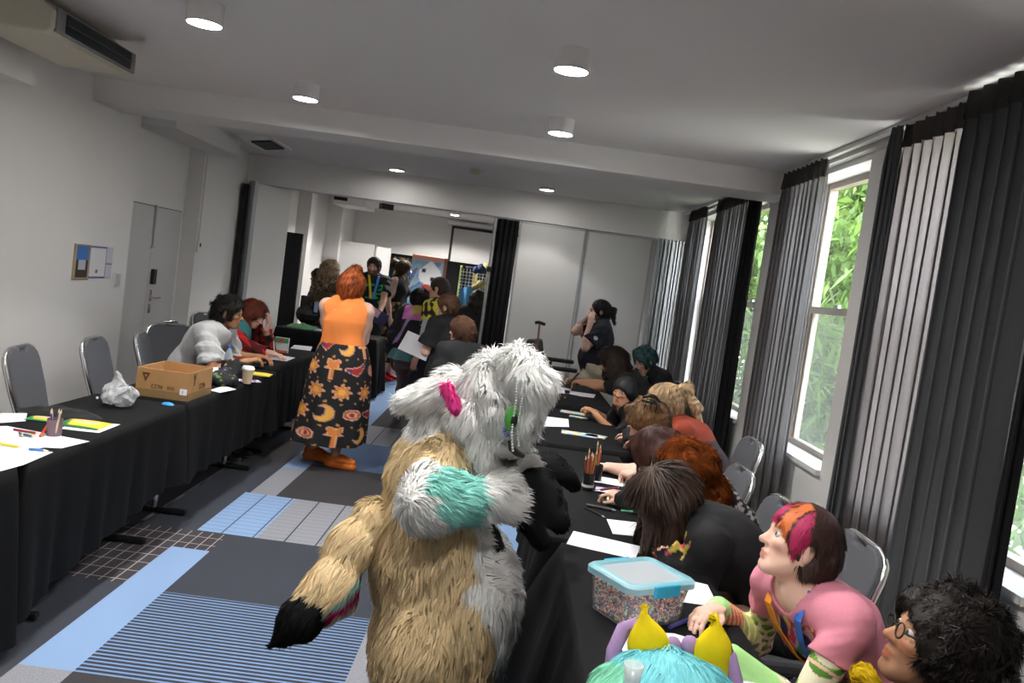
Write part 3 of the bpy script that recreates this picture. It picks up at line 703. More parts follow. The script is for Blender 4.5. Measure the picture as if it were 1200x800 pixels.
for x, y in ((-1.65,2.45),(.13,2.4),(-1.65,.8),(.13,.8),(-1.5,12.6),(.3,13.5)):  # unseen downlights added as fill light, continuing the ceiling rows
    fixture(x, y, 'added white cylindrical fill downlight outside the picture', power=LP if y < 5 else 95, cone=104 if y < 5 else 150)
# smoke detector, speaker bracket, vents
t = thing('smoke_detector', 'small cream smoke detector on the ceiling beyond the beam', 'smoke detector', (-.57,8.92,CZ))
MB().lathe((-.57,8.92,CZ-.045), [(0,0), (.035,.002), (.055,.02), (.06,.045)], 20).build('detector_body', mat('cream_plastic', srgb(206,198,170), .5), t, smooth=True)
# ceiling air conditioner
CREAM = mat('aircon_shell', srgb(196,190,172), .5, var=.02); DARKG = mat('aircon_grille', (.004,.01,.012), .6); GREYP = mat('grey_plastic', srgb(120,122,122), .5)
t = thing('air_conditioner', 'cream ceiling mounted air conditioner with a dark outlet slot', 'air conditioner', (-2.9,4.6,CZ))
prof = [(-3.08,CZ-.005), (-3.06,2.68), (-2.9,2.61), (-2.5,2.605), (-2.46,2.63), (-2.46,2.72), (-2.5,2.745), (-2.6,CZ-.005)]
m = MB(); m.prism([(p[0],p[1]) for p in prof], (0,4.68,0), (1,0,0), (0,0,1), .9); m.build('shell', CREAM, t, bevel=.012)
MB().b2((-2.47,4.25,2.618), (-2.452,5.11,2.738)).build('outlet_frame', GREYP, t, bevel=.006)
MB().b2((-2.456,4.33,2.632), (-2.446,5.04,2.726)).build('outlet_slot', DARKG, t)
MB().b2((-2.45,4.33,2.674), (-2.438,5.04,2.679)).build('louvre', mat('louvre_grey', (.06,.06,.06), .4), t)
t = thing('ceiling_cassette', 'white ceiling cassette with a black opening, beyond the beam', 'air conditioner', (-2.78,8.9,CZ))
m = MB(); m.prism([(-2.98,CZ), (-2.98,CZ-.03), (-2.92,CZ-.07), (-2.62,CZ-.02), (-2.62,CZ)], (0,8.85,0), (1,0,0), (0,0,1), .7); m.build('shell', WHITEP, t)
MB().box((-2.75,8.78,CZ-.052), (.2,.5,.012), M=np.array([(math.cos(.165),0,math.sin(.165)),(0,1,0),(-math.sin(.165),0,math.cos(.165))])).build('outlet_slot', DARKG, t)
# curtain rail
RAILW = mat('rail_white', srgb(205,203,200), .4)
for a, b, lb in ((YN+.3,6.44,'white curtain rail along the ceiling above the nearer windows'), (6.96,YP-.02,'white curtain rail along the ceiling above the windows past the beam')):
    t = thing('curtain_rail', lb, 'curtain rail', (1.95,(a+b)/2,CZ)); m = MB()
    m.b2((1.93,a,CZ-.03), (1.97,b,CZ-.001)); m.build('rail', RAILW, t, bevel=.004)
    m = MB().b2((1.99,a,CZ-.05), (2.05,b,CZ-.001)); m.build('batten', RAILW, t)
def curtain(y0, y1, label, m_, pitch=.085, amp=.035, x=1.95, z0=.03, gather=.0, seed=1, band=True, flare=0, name='curtain', zt=2.775, grp=None):
    r = random.Random(seed); n = max(2, int((y1-y0)/pitch)); nu = n*10; nv = 26
    ph = [r.uniform(-.5,.5) for _ in range(n+2)]; am = [r.uniform(.6,1.25) for _ in range(n+2)]
    def fn(u, v):
        s = u*n; i = int(min(s, n-1e-6)); z = z0+(zt-z0)*v
        pin = max(0, (v-.94)/.06); q = am[i]+(am[i+1]-am[i])*(s-i)
        x_ = x+amp*q*(1-.5*pin)*math.sin(2*math.pi*s+ph[i]*(1-v)*1.5)+.012*math.sin(3.1*s+4*v)*(1-v)
        yy = y0+(y1-y0)*u; yc = (y0+y1)/2
        yy += (yy-yc)*flare*(1-v)+gather*math.sin(math.pi*v)*(yc-yy)
        yy += .018*(1-pin)*math.sin(4*math.pi*s+ph[i])
        return (x_, yy, z)
    t = thing(name, label, 'curtain', (x,(y0+y1)/2,0), grp)
    MB().grid(fn, nu, nv).build('drape', m_, t, smooth=True)
    if band:
        MB().grid(lambda u, v: (fn(u, .955+.045*v)[0]-.012, fn(u, .955+.045*v)[1], fn(u, .955+.045*v)[2]+.012), nu, 3).build('heading_tape', mat('curtain_heading', srgb(66,62,60), .9, transl=.25), t, smooth=True)
    return t
curtain(3.72, 4.45, 'grey curtain panel glowing with daylight, beside the nearest pier', CURTG, pitch=.1, amp=.02, seed=3)
curtain(4.40, 4.5, 'narrow dark curtain fold hanging at the left edge of the glowing grey panel', CURTD, pitch=.07, amp=.03, x=1.9, seed=9, band=False)
curtain(3.08, 3.74, 'broad dark grey curtain at the right edge of the picture', CURTD, pitch=.11, amp=.045, x=1.9, seed=5)
curtain(3.02, 3.08, 'black curtain edge beside the window slit at far right', CURTK, pitch=.06, amp=.02, x=1.93, seed=6, band=False)
curtain(5.56, 6.40, 'grey curtain drawn aside at the left of the open window', CURT, pitch=.085, amp=.035, seed=8, flare=.06)
curtain(7.28, 8.42, 'grey pleated curtain between the beam and the second far window', CURT, pitch=.085, amp=.035, seed=12)
curtain(6.99, 7.3, 'black lined curtain edge beside the pier under the beam', CURTK, pitch=.1, amp=.03, seed=13, band=False)
curtain(9.0, 9.72, 'grey curtain farthest from the camera next to the folding wall', CURT, pitch=.085, amp=.035, seed=15)
# ---------------------------------------------------------------- outside: trees and ground
LEAF = mat('leaf_green', vcol=True, rough=.5, var=.1, transl=.45); BARK = mat('bark', srgb(96,88,78), .9, var=.3)
struct(MB().b2((2.4,-3,-.6), (16,16,-.5)).build('ground_outside', mat('pale_bounce_concrete', srgb(205,203,190), .95, var=.3, scale=5)))  # concrete ground, made pale to bounce daylight up onto the ceiling
MATS['leaf2'] = LEAF
def tree(x, y, h, r, label, seed, n=2600, palm=False, nm='garden_tree'):
    t = thing(nm, label, 'tree', (x,y,-.5), None); rr = np.random.default_rng(seed)
    MB().tube([(x,y,-.5), (x+.03,y+.04,h*.4), (x-.05,y,h*.75), (x,y,h)], [.13,.11,.08,.03], 10).build('trunk', BARK, t, smooth=True)
    c = rr.normal(size=(60,3))*A3(r*.5, r*.55, h*.28)+A3(x,y,h*.55)
    P = c[rr.integers(0,60,n)]+rr.normal(size=(n,3))*A3(.22,.22,.25)
    P[:,0] = np.maximum(P[:,0], 2.75+.2*rr.random(n)); d = rr.normal(size=(n,3)); d[:,2] -= .6; d /= np.linalg.norm(d, axis=1)[:, None]
    s = np.cross(d, rr.normal(size=(n,3))); s /= np.linalg.norm(s, axis=1)[:, None]
    L_ = (rr.uniform(.1,.26,n) if not palm else rr.uniform(.3,.6,n))[:, None]; W_ = L_*(.2 if not palm else .05)
    VV = np.stack([P, P+d*L_*.45-s*W_, P+d*L_-np.array((0,0,.03)), P+d*L_*.45+s*W_], 1).reshape(-1,3); FF = np.arange(n*4).reshape(-1,4)
    g_ = A3(*srgb(70,98,36))*rr.uniform(.5,1.3,(n,1))*A3(1,1,1)+A3(.02,.03,0)*rr.random((n,1))
    mkobj('foliage', VV, FF, LEAF, t, col=np.repeat(g_, 4, 0))
tree(4.5,11.9,4.6,1.7,'leafy green tree seen through the open window',1,11000)
tree(5.6,16.6,4.8,1.9,'green tree beyond the window slits farthest away',2,9000)
tree(3.5,9.3,1.5,.8,'low spiky green palm outside the open window',3,3000,True,'palm_plant')
tree(4.9,7.0,3.8,1.5,'green tree outside the window at the right picture edge',4,5000)
tree(7.4,15.6,6.0,2.6,'tall pale green tree behind the other garden trees',5,15000)
tree(8.2,20.5,6.0,2.6,'broad green tree at the far end of the garden',6,9000)
# ---------------------------------------------------------------- folding wall
def panel(x0, x1, label, yy=YP+.05):
    t = thing('partition_panel', label, 'folding wall panel', ((x0+x1)/2,yy,0))
    MB().b2((x0+.02,yy-.04,.02), (x1-.02,yy+.04,2.43)).build('panel_board', PANEL, t)
    MB().b2((x0,yy-.045,.01), (x0+.025,yy+.045,2.45)).b2((x1-.025,yy-.045,.01), (x1,yy+.045,2.45)).b2((x0,yy-.045,2.425), (x1,yy+.045,2.45)).b2((x0,yy-.045,.0), (x1,yy+.045,.03)).build('panel_edge_trim', ALU, t, bevel=.003)
panel(-.03,.79,'pale grey folding wall panel next to the black drape'); panel(.8,1.62,'pale grey folding wall panel behind the man in the navy polo')
for i, (x, w) in enumerate(((1.68,.07),(1.77,.07),(1.86,.07),(1.94,.06))):
    t = thing('partition_leaf', 'folded partition leaf stacked beside the far curtain, %s' % ('leftmost','second from left','second from right','rightmost')[i], 'folding wall panel', (x,YP,0), 'folded partition leaves')
    MB().b2((x-w/2+.01,YP-.12,.02), (x+w/2-.01,YP+.3,2.44)).build('panel_board', PANEL, t)
    MB().b2((x-w/2,YP-.15,.01), (x-w/2+.018,YP-.11,2.46)).b2((x+w/2-.018,YP-.15,.01), (x+w/2,YP-.11,2.46)).build('panel_edge_trim', ALU, t, bevel=.003)
t = thing('partition_leaf', 'white partition leaf swung open against the left wall', 'folding wall panel', (-3.2,10.1,0))
a, b = A3(-3.27,10.0,0), A3(-2.97,10.55,0); u = nz(b-a); nn = A3(-u[1],u[0],0)
def slab(p, q, th, z0, z1):
    u = nz(q-p); nn = A3(-u[1],u[0],0)*th/2
    return MB().prism([(0,z0),(np.linalg.norm(q-p),z0),(np.linalg.norm(q-p),z1),(0,z1)], p, u, (0,0,1), th)
slab(a+u*.06, b, .08, .02, 2.45).build('panel_board', WHITEP, t)
slab(a, a+u*.06, .1, .01, 2.47).build('panel_edge_trim', ALU, t, bevel=.004)
t = thing('partition_leaf', 'dark slab standing in for the shadow strip by the left wall', 'folding wall panel', (-3.3,9.95,0))
slab(A3(-3.345,9.96,0), A3(-3.33,10.3,0), .04, .02, 2.42).build('panel_board', mat('shadow_strip_dark', (.02,.02,.02), .8), t)  # near-black slab stands for the dark, shaded strip beside the open leaf
t = thing('black_drape', 'black drape hanging beside the opening in the folding wall', 'curtain', (-.17,YP,0))
MB().grid(lambda u, v: (-.31+.27*u, YP+.02+.02*math.sin(u*26), .02+2.42*v), 40, 6).build('drape', CURTK, t, smooth=True)
t = thing('backdrop_pole', 'silver upright pole at the edge of the black drape', 'pole', (-.33,YP-.02,0))
MB().cyl((-.33,YP-.02,.02), (-.33,YP-.02,2.44), .02).build('pole', ALU, t, smooth=False); MB().cyl((-.33,YP-.02,1.78), (-.33,YP-.02,1.84), .034).build('clamp', BLACKM, t); MB().lathe((-.33,YP-.02,0), [(.16,0),(.16,.012),(.03,.02)], 20).build('base_plate', BLACKM, t)
# ---------------------------------------------------------------- room beyond
t = thing('projector_screen', 'pale pull down projector screen with a black border on the far wall', 'projector screen', (-.8,YB-.12,2))
MB().b2((-1.36,YB-.1,1.6), (.3,YB-.09,2.62)).build('screen_fabric', mat('screen_white', srgb(196,194,192), .7, var=.02), t)
MB().b2((-1.41,YB-.098,1.6), (-1.36,YB-.085,2.66)).b2((-1.41,YB-.098,2.62), (.35,YB-.085,2.67)).build('black_border', BLACKM, t)
MB().cyl((-1.5,YB-.12,2.735), (.4,YB-.12,2.735), .05).build('screen_case', WHITEP, t)
def board(name, label, cat, p, q, z0, z1, m_, th=.03):
    t = thing(name, label, cat, tuple((A3(*p)+A3(*q))/2)); slab(A3(*p), A3(*q), th, z0, z1).build('board', m_, t, bevel=.004)
    for e in (.12,.88):
        c = A3(*p)*(1-e)+A3(*q)*e; u = nz(A3(*q)-A3(*p)); n_ = A3(-u[1],u[0],0)
        MB().cyl(c+n_*.2+A3(0,0,.015), c-n_*.2+A3(0,0,.015), .015).cyl(c+A3(0,0,.01), c+A3(0,0,z0+.02), .014).build('foot', BLACKM, t)
    return t
board('display_board', 'tall narrow black display board against the left wall', 'display board', (-3.3,11.6,0), (-2.98,11.5,0), .05, 1.96, mat('black_board', (.014,.015,.02), .7))
board('display_board', 'grey freestanding display board behind the blonde visitor', 'display board', (-2.98,14.0,0), (-2.42,14.0,0), .1, 2.0, PANEL)
board('display_board', 'pale narrow display board behind the bearded man', 'display board', (-2.38,14.0,0), (-2.14,14.0,0), .1, 1.98, WHITEP)
board('display_board', 'wide black exhibition board below the projector screen', 'display board', (-2.35,15.5,0), (-.2,15.5,0), .05, 1.93, mat('black_felt', (.012,.012,.013), .95))
def poster(name, label, cat, c, w, h, colf, n=(0,-1,0), res=40, th=.004, group=None):
    n = nz(n); u = nz(np.cross((0,0,1), n)); c = A3(*c); v = A3(0,0,1); P = []; nu = max(4, int(res*w/max(w,h))); nv = max(4, int(res*h/max(w,h)))
    m = MB(); uv = [(i/nu, j/nv) for j in range(nv+1) for i in range(nu+1)]
    V = np.array([c+u*(a-.5)*w+v*(b-.5)*h for a, b in uv]); col = colf(np.array(uv))
    Q = np.array([(j*(nu+1)+i, j*(nu+1)+i+1, (j+1)*(nu+1)+i+1, (j+1)*(nu+1)+i) for j in range(nv) for i in range(nu)])
    o = mkobj(name, V, Q, VC, None, col=col); sm = o.modifiers.new('thick', 'SOLIDIFY'); sm.thickness = th; sm.offset = -1
    return tag(o, label, cat, group)
def mix(*cs): return cs
def art(seed, pal, sc=.35):
    def f(uv):
        P = np.column_stack([uv, np.zeros(len(uv))]); q = wob(P, sc, seed); i = ((q[:, 0]*1.3+q[:, 1]+2)*len(pal)/4).astype(int) % len(pal)
        return np.array([srgb(*c) for c in pal])[i]
    return f
def art_beast(uv):
    c = np.array(art(4, [(86,130,170),(120,160,190),(150,170,180),(96,110,150)])(uv)); x, y = uv[:,0], uv[:,1]
    h = ((x-.55)/.3)**2+((y-.64)/.22)**2+.25*np.sin(14*x)*np.cos(11*y) < 1; c[h] = srgb(226,226,228); c[((x-.38)/.06)**2+((y-.7)/.05)**2 < 1] = srgb(20,20,24); c[((x-.62)/.06)**2+((y-.55)/.05)**2 < 1] = srgb(20,20,24)
    c[((x-.5)/.17)**2+((y-.34)/.1)**2 < 1] = srgb(170,60,50); c[(y > .88)] = srgb(190,140,130); c[x > .92] = srgb(120,80,70); return c
poster('wall_poster', 'large painted poster of a white spotted beast on the black board', 'poster', (-1.62,15.47,1.5), .66, .95, art_beast)
poster('wall_poster', 'dark blue and teal poster behind the bearded man', 'poster', (-2.12,15.47,1.62), .32, .5, art(9, [(30,60,90),(40,110,130),(20,30,40),(150,130,60)]))
for i, (x, c, w, lb) in enumerate(((-1.02,(150,180,60),.04,'thin lime green strip'), (-.86,(28,26,30),.16,'wide charcoal banner'), (-.74,(216,200,120),.09,'cream yellow strip'), (-.62,(60,50,70),.07,'purple grey strip'))):
    poster('hanging_banner', lb+' hanging on the black exhibition board', 'banner', (x,15.44-.02*i,1.2), w, 1.35, art(20+i, [c, tuple(int(q*.8) for q in c)], .5), group='banners on the black board')
t = thing('grid_rack', 'white wire grid rack with soft toys and a blue cloth', 'display rack', (-.62,12.6,0)); m = MB()
for i in range(9):
    x = -.84+.05*i; m.cyl((x,12.6,.1), (x,12.6,1.8), .0035, n=6)
for i in range(34):
    z = .1+.05*i; m.cyl((-.84,12.6,z), (-.44,12.6,z), .0035, n=6)
m.build('wire_grid', WHITEP, t); MB().b2((-.84,12.5,.0), (-.44,12.7,.03)).build('base_bar', WHITEP, t)
t = thing('blue_cloth', 'sky blue cloth panel hung on the wire grid rack', 'cloth', (-.62,12.5,1.3))
MB().grid(lambda u, v: (-.80+.36*u, 12.5+.02*math.sin(u*15), 1.02+.48*v+.04*math.sin(u*3)), 24, 8).build('drape', mat('sky_blue_cloth', srgb(110,180,232), .8), t, smooth=True)
m = MB().col(srgb(38,60,110)).ball((-.52,12.48,1.83), (.07,.07,.08)).ball((-.6,12.48,1.8), (.05,.05,.06)); t = thing('soft_toy', 'dark blue soft toy perched on top of the wire grid rack', 'soft toy', (-.54,12.48,1.75)); m.build('plush_body', VC, t, smooth=True)
t = thing('soft_toy', 'pale yellow curved soft toy on the wire grid rack', 'soft toy', (-.42,12.45,1.8)); MB().col(srgb(226,214,130)).tube([(-.5,12.46,1.9), (-.42,12.46,1.86), (-.38,12.45,1.75), (-.4,12.45,1.66)], [.03,.045,.045,.02], 10).build('plush_tail', VC, t, smooth=True); MB().col(srgb(186,206,170)).ball((-.41,12.45,1.66), .05).build('plush_head', VC, t, smooth=True)
t = thing('soft_toy', 'khaki soft toy hanging on the front of the wire grid', 'soft toy', (-.52,12.46,1.6)); MB().col(srgb(176,166,110)).ball((-.5,12.46,1.6), (.07,.05,.06)).ball((-.58,12.46,1.55), (.05,.05,.05)).tube([(-.5,12.46,1.58), (-.48,12.45,1.48)], [.03,.035], 8).tube([(-.55,12.46,1.56), (-.57,12.45,1.47)], [.03,.03], 8).build('plush_body', VC, t, smooth=True)
t = thing('ceiling_projector', 'white ceiling duct box with a black grille in the room beyond', 'air conditioner', (-3.0,14.2,CZ)); MB().b2((-3.15,13.7,2.58), (-2.6,14.6,CZ)).build('shell', WHITEP, t); MB().b2((-3.12,13.68,2.64), (-2.9,13.7,2.78)).build('grille', DARKG, t)
t = thing('wall_speaker', 'small black speaker on a bracket near the far ceiling', 'speaker', (-2.55,14.7,CZ)); MB().box((-2.45,14.9,2.72), (.22,.16,.1), .5).build('speaker_body', BLACKP, t); MB().cyl((-2.5,14.9,2.76), (-2.5,14.9,CZ), .015).build('bracket', WHITEP, t)
# left wall signs
poster('wall_notice', 'framed blue and brown notice on the left wall', 'notice', (XL+.012,6.52,1.385), .23, .28, lambda uv: np.where(((uv[:,0]<.1)|(uv[:,0]>.9)|(uv[:,1]<.06)|(uv[:,1]>.95))[:,None], A3(*srgb(170,150,120)), np.where((uv[:,1]>.55)[:,None], A3(*srgb(64,120,190)), np.where(((np.abs(uv[:,0]-.5)<.25)&(uv[:,1]>.28))[:,None], A3(*srgb(190,190,205)), A3(*srgb(62,52,46))))), n=(1,0,0), th=.012)
def evac(uv):
    c = np.tile(A3(*srgb(222,224,226)), (len(uv),1)); x, y = uv[:,0], uv[:,1]; c[(y<.04)|(y>.94)] = srgb(110,106,170); c[x>.7] = srgb(205,204,214); c[(x>.7)&(np.abs(y-.45)<.02)] = srgb(90,90,110); c[(np.abs(x-.32)<.05)&(np.abs(y-.22)<.05)] = srgb(176,90,70); c[(np.abs(x-.7)<.015)] = srgb(110,110,140); return c
poster('wall_notice', 'white evacuation plan with purple edges on the left wall', 'notice', (XL+.008,6.83,1.39), .36, .26, evac, n=(1,0,0))
t = thing('thermostat', 'white thermostat switch on the left wall beside the door', 'wall switch', (XL+.01,7.14,1.24)); MB().b2((XL,7.08,1.19), (XL+.012,7.2,1.31)).build('wall_plate', WHITEP, t, bevel=.003); MB().b2((XL+.012,7.08,1.2), (XL+.04,7.13,1.3)).build('dial_box', mat('pale_plastic', srgb(190,190,188), .4), t, bevel=.004)
t = thing('wall_conduit', 'white cable conduit running down to a switch past the door', 'conduit', (XL,8.85,1.6)); MB().b2((XL,8.84,1.66), (XL+.018,8.865,2.6)).build('conduit', WHITEP, t); MB().b2((XL,8.81,1.55), (XL+.025,8.9,1.67)).build('switch_box', WHITEP, t, bevel=.004); MB().b2((XL+.025,8.85,1.61), (XL+.03,8.88,1.65)).build('switch_rocker', BLACKP, t)
# ---------------------------------------------------------------- tables and cloths
TOPM = mat('table_laminate', srgb(150,140,128), .5)
def ftable(x0, x1, y0, y1, label, ylegs, z=.735, grp='folding tables under black cloths'):
    cx_, cy_ = (x0+x1)/2, (y0+y1)/2
    t = thing('folding_table', label, 'table', (cx_,cy_,0), None)
    MB().b2((x0+.008,y0+.008,z-.028), (x1-.008,y1-.008,z-.001)).build('tabletop', TOPM, t, bevel=.004)
    for y in ylegs:
        MB().cyl((cx_,y,.03), (cx_,y,z-.03), .021).build('leg', CHROME, t, autosm=.7)
        MB().b2((cx_-.24,y-.02,.004), (cx_+.2,y+.02,.034)).build('foot_bar', BLACKM, t, bevel=.008)
    return t
def cloth(x0, x1, y0, y1, label, hem=.2, hems=None, flare=.02, amp=.012, seed=1, z=.74, corner=.05, wl=.22):
    r = random.Random(seed); t = tag(None or bpy.data.objects.new('x', None), None) if False else None
    per = []; g = .012
    X0, X1, Y0, Y1 = x0-g, x1+g, y0-g, y1+g; rc = .02
    def corner_arc(cx_, cy_, a0): return [(cx_+rc*math.cos(a0+a), cy_+rc*math.sin(a0+a), math.cos(a0+a), math.sin(a0+a), 1) for a in np.linspace(0, math.pi/2, 5)]
    def edge(p, q, n_, nx, ny): return [(p[0]+(q[0]-p[0])*i/n_, p[1]+(q[1]-p[1])*i/n_, nx, ny, 0) for i in range(1, n_)]
    nl = max(8, int((Y1-Y0)/.03)); nw = max(6, int((X1-X0)/.03))
    per += corner_arc(X1-rc, Y0+rc, -math.pi/2); per += edge((X1,Y0+rc), (X1,Y1-rc), nl, 1, 0)
    per += corner_arc(X1-rc, Y1-rc, 0); per += edge((X1-rc,Y1), (X0+rc,Y1), nw, 0, 1)
    per += corner_arc(X0+rc, Y1-rc, math.pi/2); per += edge((X0,Y1-rc), (X0,Y0+rc), nl, -1, 0)
    per += corner_arc(X0+rc, Y0+rc, math.pi); per += edge((X0+rc,Y0), (X1-rc,Y0), nw, 0, -1)
    n = len(per); rows = 14; V = []; phs = [r.uniform(0, 6) for _ in range(4)]
    for j in range(rows+1):
        q = j/rows
        for i, (x, y, nx, ny, c) in enumerate(per):
            s = x*3.1+y*2.7
            h = hem if hems is None else hems(x, y)
            dc = min(math.hypot(x-a, y-b) for a in (X0,X1) for b in (Y0,Y1)); cf = math.exp(-(dc/.11)**2)
            tt = max(0, q-.04)
            o = flare*tt+amp*tt*(math.sin(2*math.pi*(x+y)/wl+phs[0])+.6*math.sin(2*math.pi*(x*1.3-y)/(wl*.63)+phs[1]))*(1-cf)+corner*cf*tt**.8
            zz = z+.004-(q**1.0)*(z-h)+(0 if q > .03 else 0)
            if j == 0: o = -.006
            V.append((x+nx*o, y+ny*o, zz if j else z+.006))
    F = [(j*n+i, (j+1)*n+i, (j+1)*n+(i+1) % n, j*n+(i+1) % n) for j in range(rows) for i in range(n)]
    F.append(tuple(range(n)))
    o = mkobj('tablecloth', V, F, CLOTHB, None, smooth=True)
    try: o.data.polygons[-1].use_smooth = False
    except Exception: pass
    return tag(o, label, 'tablecloth')
ZT = .747
ftable(-2.25,-1.76,1.3,3.06,'folding table in the left row nearest the camera',(1.6,2.76)); cloth(-2.25,-1.76,1.3,3.06,'black tablecloth nearest the camera in the left row, reaching the floor',.05,seed=2,flare=.0)
ftable(-2.25,-1.76,3.12,4.64,'folding table in the left row carrying the loose colouring papers',(3.4,4.42)); cloth(-2.25,-1.76,3.12,4.64,'black tablecloth under the plastic bag and loose papers',.2,hems=lambda x,y: .13+.17*min(1,max(0,(y-3.1)/1.3)),seed=3,flare=.0)
ftable(-2.25,-1.76,4.70,6.44,'folding table in the left row in front of the man in the pale tee',(4.98,6.2)); cloth(-2.25,-1.76,4.70,6.44,'black tablecloth under the cardboard box and coffee cup',.28,seed=4,flare=.0)
ftable(-2.34,-1.84,6.54,8.1,'folding table in front of the red haired person',(6.8,7.85)); cloth(-2.34,-1.84,6.54,8.1,'black tablecloth under the drawing hand of the red haired person',.2,seed=5)
ftable(-2.88,-1.62,10.32,11.0,'folding table standing crosswise at the opening in the folding wall',(10.5,10.8)); cloth(-2.88,-1.62,10.32,11.0,'black tablecloth on the crosswise table behind the orange top',.02,seed=6,flare=.04)
ftable(.31,.81,1.2,3.04,'folding table under the plastic box of beads',(1.5,2.75)); cloth(.31,.81,1.2,3.04,'black tablecloth under the plastic box of beads, flaring at its corner',.2,seed=7,flare=.09,corner=.16,amp=.02)
ftable(.25,.75,3.1,4.86,'folding table under the two pencil cups',(3.4,4.55)); cloth(.25,.75,3.1,4.86,'black tablecloth under the two pencil cups',.3,seed=8,flare=.03,corner=.07)
ftable(.33,.86,5.02,6.5,'folding table in front of the boy with black hair',(5.3,6.2)); cloth(.33,.86,5.02,6.5,'black tablecloth under the bright colouring packs',.25,seed=9)
ftable(.43,.96,6.8,8.6,'folding table in front of the person holding a phone',(7.1,8.3)); cloth(.43,.96,6.8,8.6,'black tablecloth farthest away in the window row',.25,seed=10)
# ---------------------------------------------------------------- chairs
def chair(x, y, rz, label, tilt=0):
    """banquet chair; local +x is the way the sitter faces"""
    t = thing('banquet_chair', label, 'chair', (0,0,0), 'grey banquet chairs')
    out = [(-.19,.0),(-.215,.2),(-.215,.36),(-.2,.41),(-.17,.435),(-.12,.45),(.12,.45),(.17,.435),(.2,.41),(.215,.36),(.215,.2),(.19,.0)]
    bx = lambda u, z: -.2-.13*(z)/.45   # back leans away
    def backshape(sc_, th, off=0, notch=True):
        m = MB(); o2 = [(p[0]*sc_, .225+(p[1]-.225)*sc_) for p in out]
        if notch: o2 = o2[:5]+[(-.12,.45*1),(-.055,.45),(-.045,.425),(.045,.425),(.055,.45),(.12,.45)]+o2[7:]
        ux = A3(0,1,0); uy = nz(A3(-.13,0,.45)); return m.prism(o2, (-.2+off,0,.47), ux, uy, th)
    backshape(.97,.05).build('backrest', GREYF, t, bevel=.012)
    uy = nz(A3(-.13,0,.45)); m = MB(); m.tube([A3(-.2,0,.47)+A3(0,1,0)*a+uy*b for a, b in [(-.2,-.06)]+out+[(.2,-.06)]], .0125, 8); m.build('back_frame', CHROME, t, smooth=True)
    m = MB(); m.prism([(-.2,-.2),(.2,-.22),(.235,-.18),(.235,.18),(.2,.22),(-.2,.2)], (0,0,.455), (1,0,0), (0,1,0), .06); m.build('seat', GREYF, t, bevel=.018)
    for sy in (-1,1):
        m = MB().tube([(.2,.19*sy,.42), (.23,.205*sy,.012)], .0125, 8); m.build('leg', CHROME, t, smooth=True)
        m = MB().tube([(-.19,.195*sy,.45), (-.22,.2*sy,.2), (-.29,.21*sy,.012)], .0125, 8); m.build('leg', CHROME, t, smooth=True)
    t.location = (x, y, 0); t.rotation_euler = (0, 0, rz)
    return t
CH = [None]
def dup_chair(x, y, rz, label):
    if CH[0] is None: CH[0] = chair(x, y, rz, label); return CH[0]
    r = CH[0].copy(); C.objects.link(r); r.location = (x,y,0); r.rotation_euler = (0,0,rz); r['label'] = label
    for c in CH[0].children:
        q = c.copy(); C.objects.link(q); q.parent = r
    return r
for x, y, a, lb in ((-2.56,5.82,6,'grey banquet chair by the left wall directly behind the clear plastic bag'), (-2.57,4.98,8,'grey banquet chair at the left, second from the picture edge'), (-2.6,4.3,5,'grey banquet chair cut off by the left picture edge'),
   (-2.52,6.5,14,'narrow looking grey chair left of the chair behind the pale tee man'), (-2.75,7.15,-42,'grey banquet chair turned toward the camera behind the man in the pale tee'), (-3.02,8.98,-20,'grey banquet chair standing by the wall behind the pale tee man'),
   (-2.78,7.6,0,'grey banquet chair the red haired person sits on')):
    dup_chair(x, y, math.radians(a), lb)
for x, y, a, lb in ((.97,4.18,180,'grey banquet chair beside the curtain behind the fluffy russet collar'), (.98,3.5,184,'grey banquet chair behind the magenta fringed head'), (1.08,5.75,180,'grey banquet chair between the ponytail and the black curtain'),
   (1.5,8.4,185,'grey banquet chair behind the teal haired person'), (1.12,3.06,180,'grey banquet chair under the person in the black jumper'), (1.2,2.42,180,'grey banquet chair under the person in the pink shirt'), (1.32,5.2,180,'grey banquet chair under the person with the blonde ponytail'), (1.25,7.5,180,'grey banquet chair under the person holding a phone')):
    dup_chair(x, y, math.radians(a), lb)
# black office armchair, cane, bag
t = thing('office_chair', 'black office chair with padded arms in front of the folding wall', 'chair', (.5,8.95,0))
PAD = mat('black_vinyl', (.014,.014,.016), .45)
MB().box((.5,8.95,.5), (.5,.5,.1)).build('seat', PAD, t, bevel=.03)
MB().prism([(-.2,0),(-.22,.35),(-.17,.5),(.17,.5),(.22,.35),(.2,0)], (.36,9.0,.62), nz(A3(.35,1,0)), nz(A3(-.12,0,1)), .09).build('backrest', PAD, t, bevel=.03)
for dy, zz in ((-.28,.86),(.28,.9)):
    MB().b2((.42,8.95+dy-.035,zz-.025), (.78,8.95+dy+.035,zz+.02)).build('armrest', PAD, t, bevel=.018)
    MB().tube([(.5,8.95+dy,.5), (.52,8.95+dy,zz-.02)], .02).build('arm_post', BLACKM, t)
MB().cyl((.5,8.95,.1), (.5,8.95,.46), .03).build('gas_column', BLACKM, t)
m = MB()
for i in range(5):
    a = i*1.2566; m.tube([(.5,8.95,.12), (.5+.3*math.cos(a),8.95+.3*math.sin(a),.06)], .022)
    m.ball((.5+.3*math.cos(a),8.95+.3*math.sin(a),.032), .03, 8)
m.build('castor_base', BLACKM, t)
t = thing('walking_cane', 'bronze walking cane with a black handle standing by the office chair', 'cane', (.35,8.75,0))
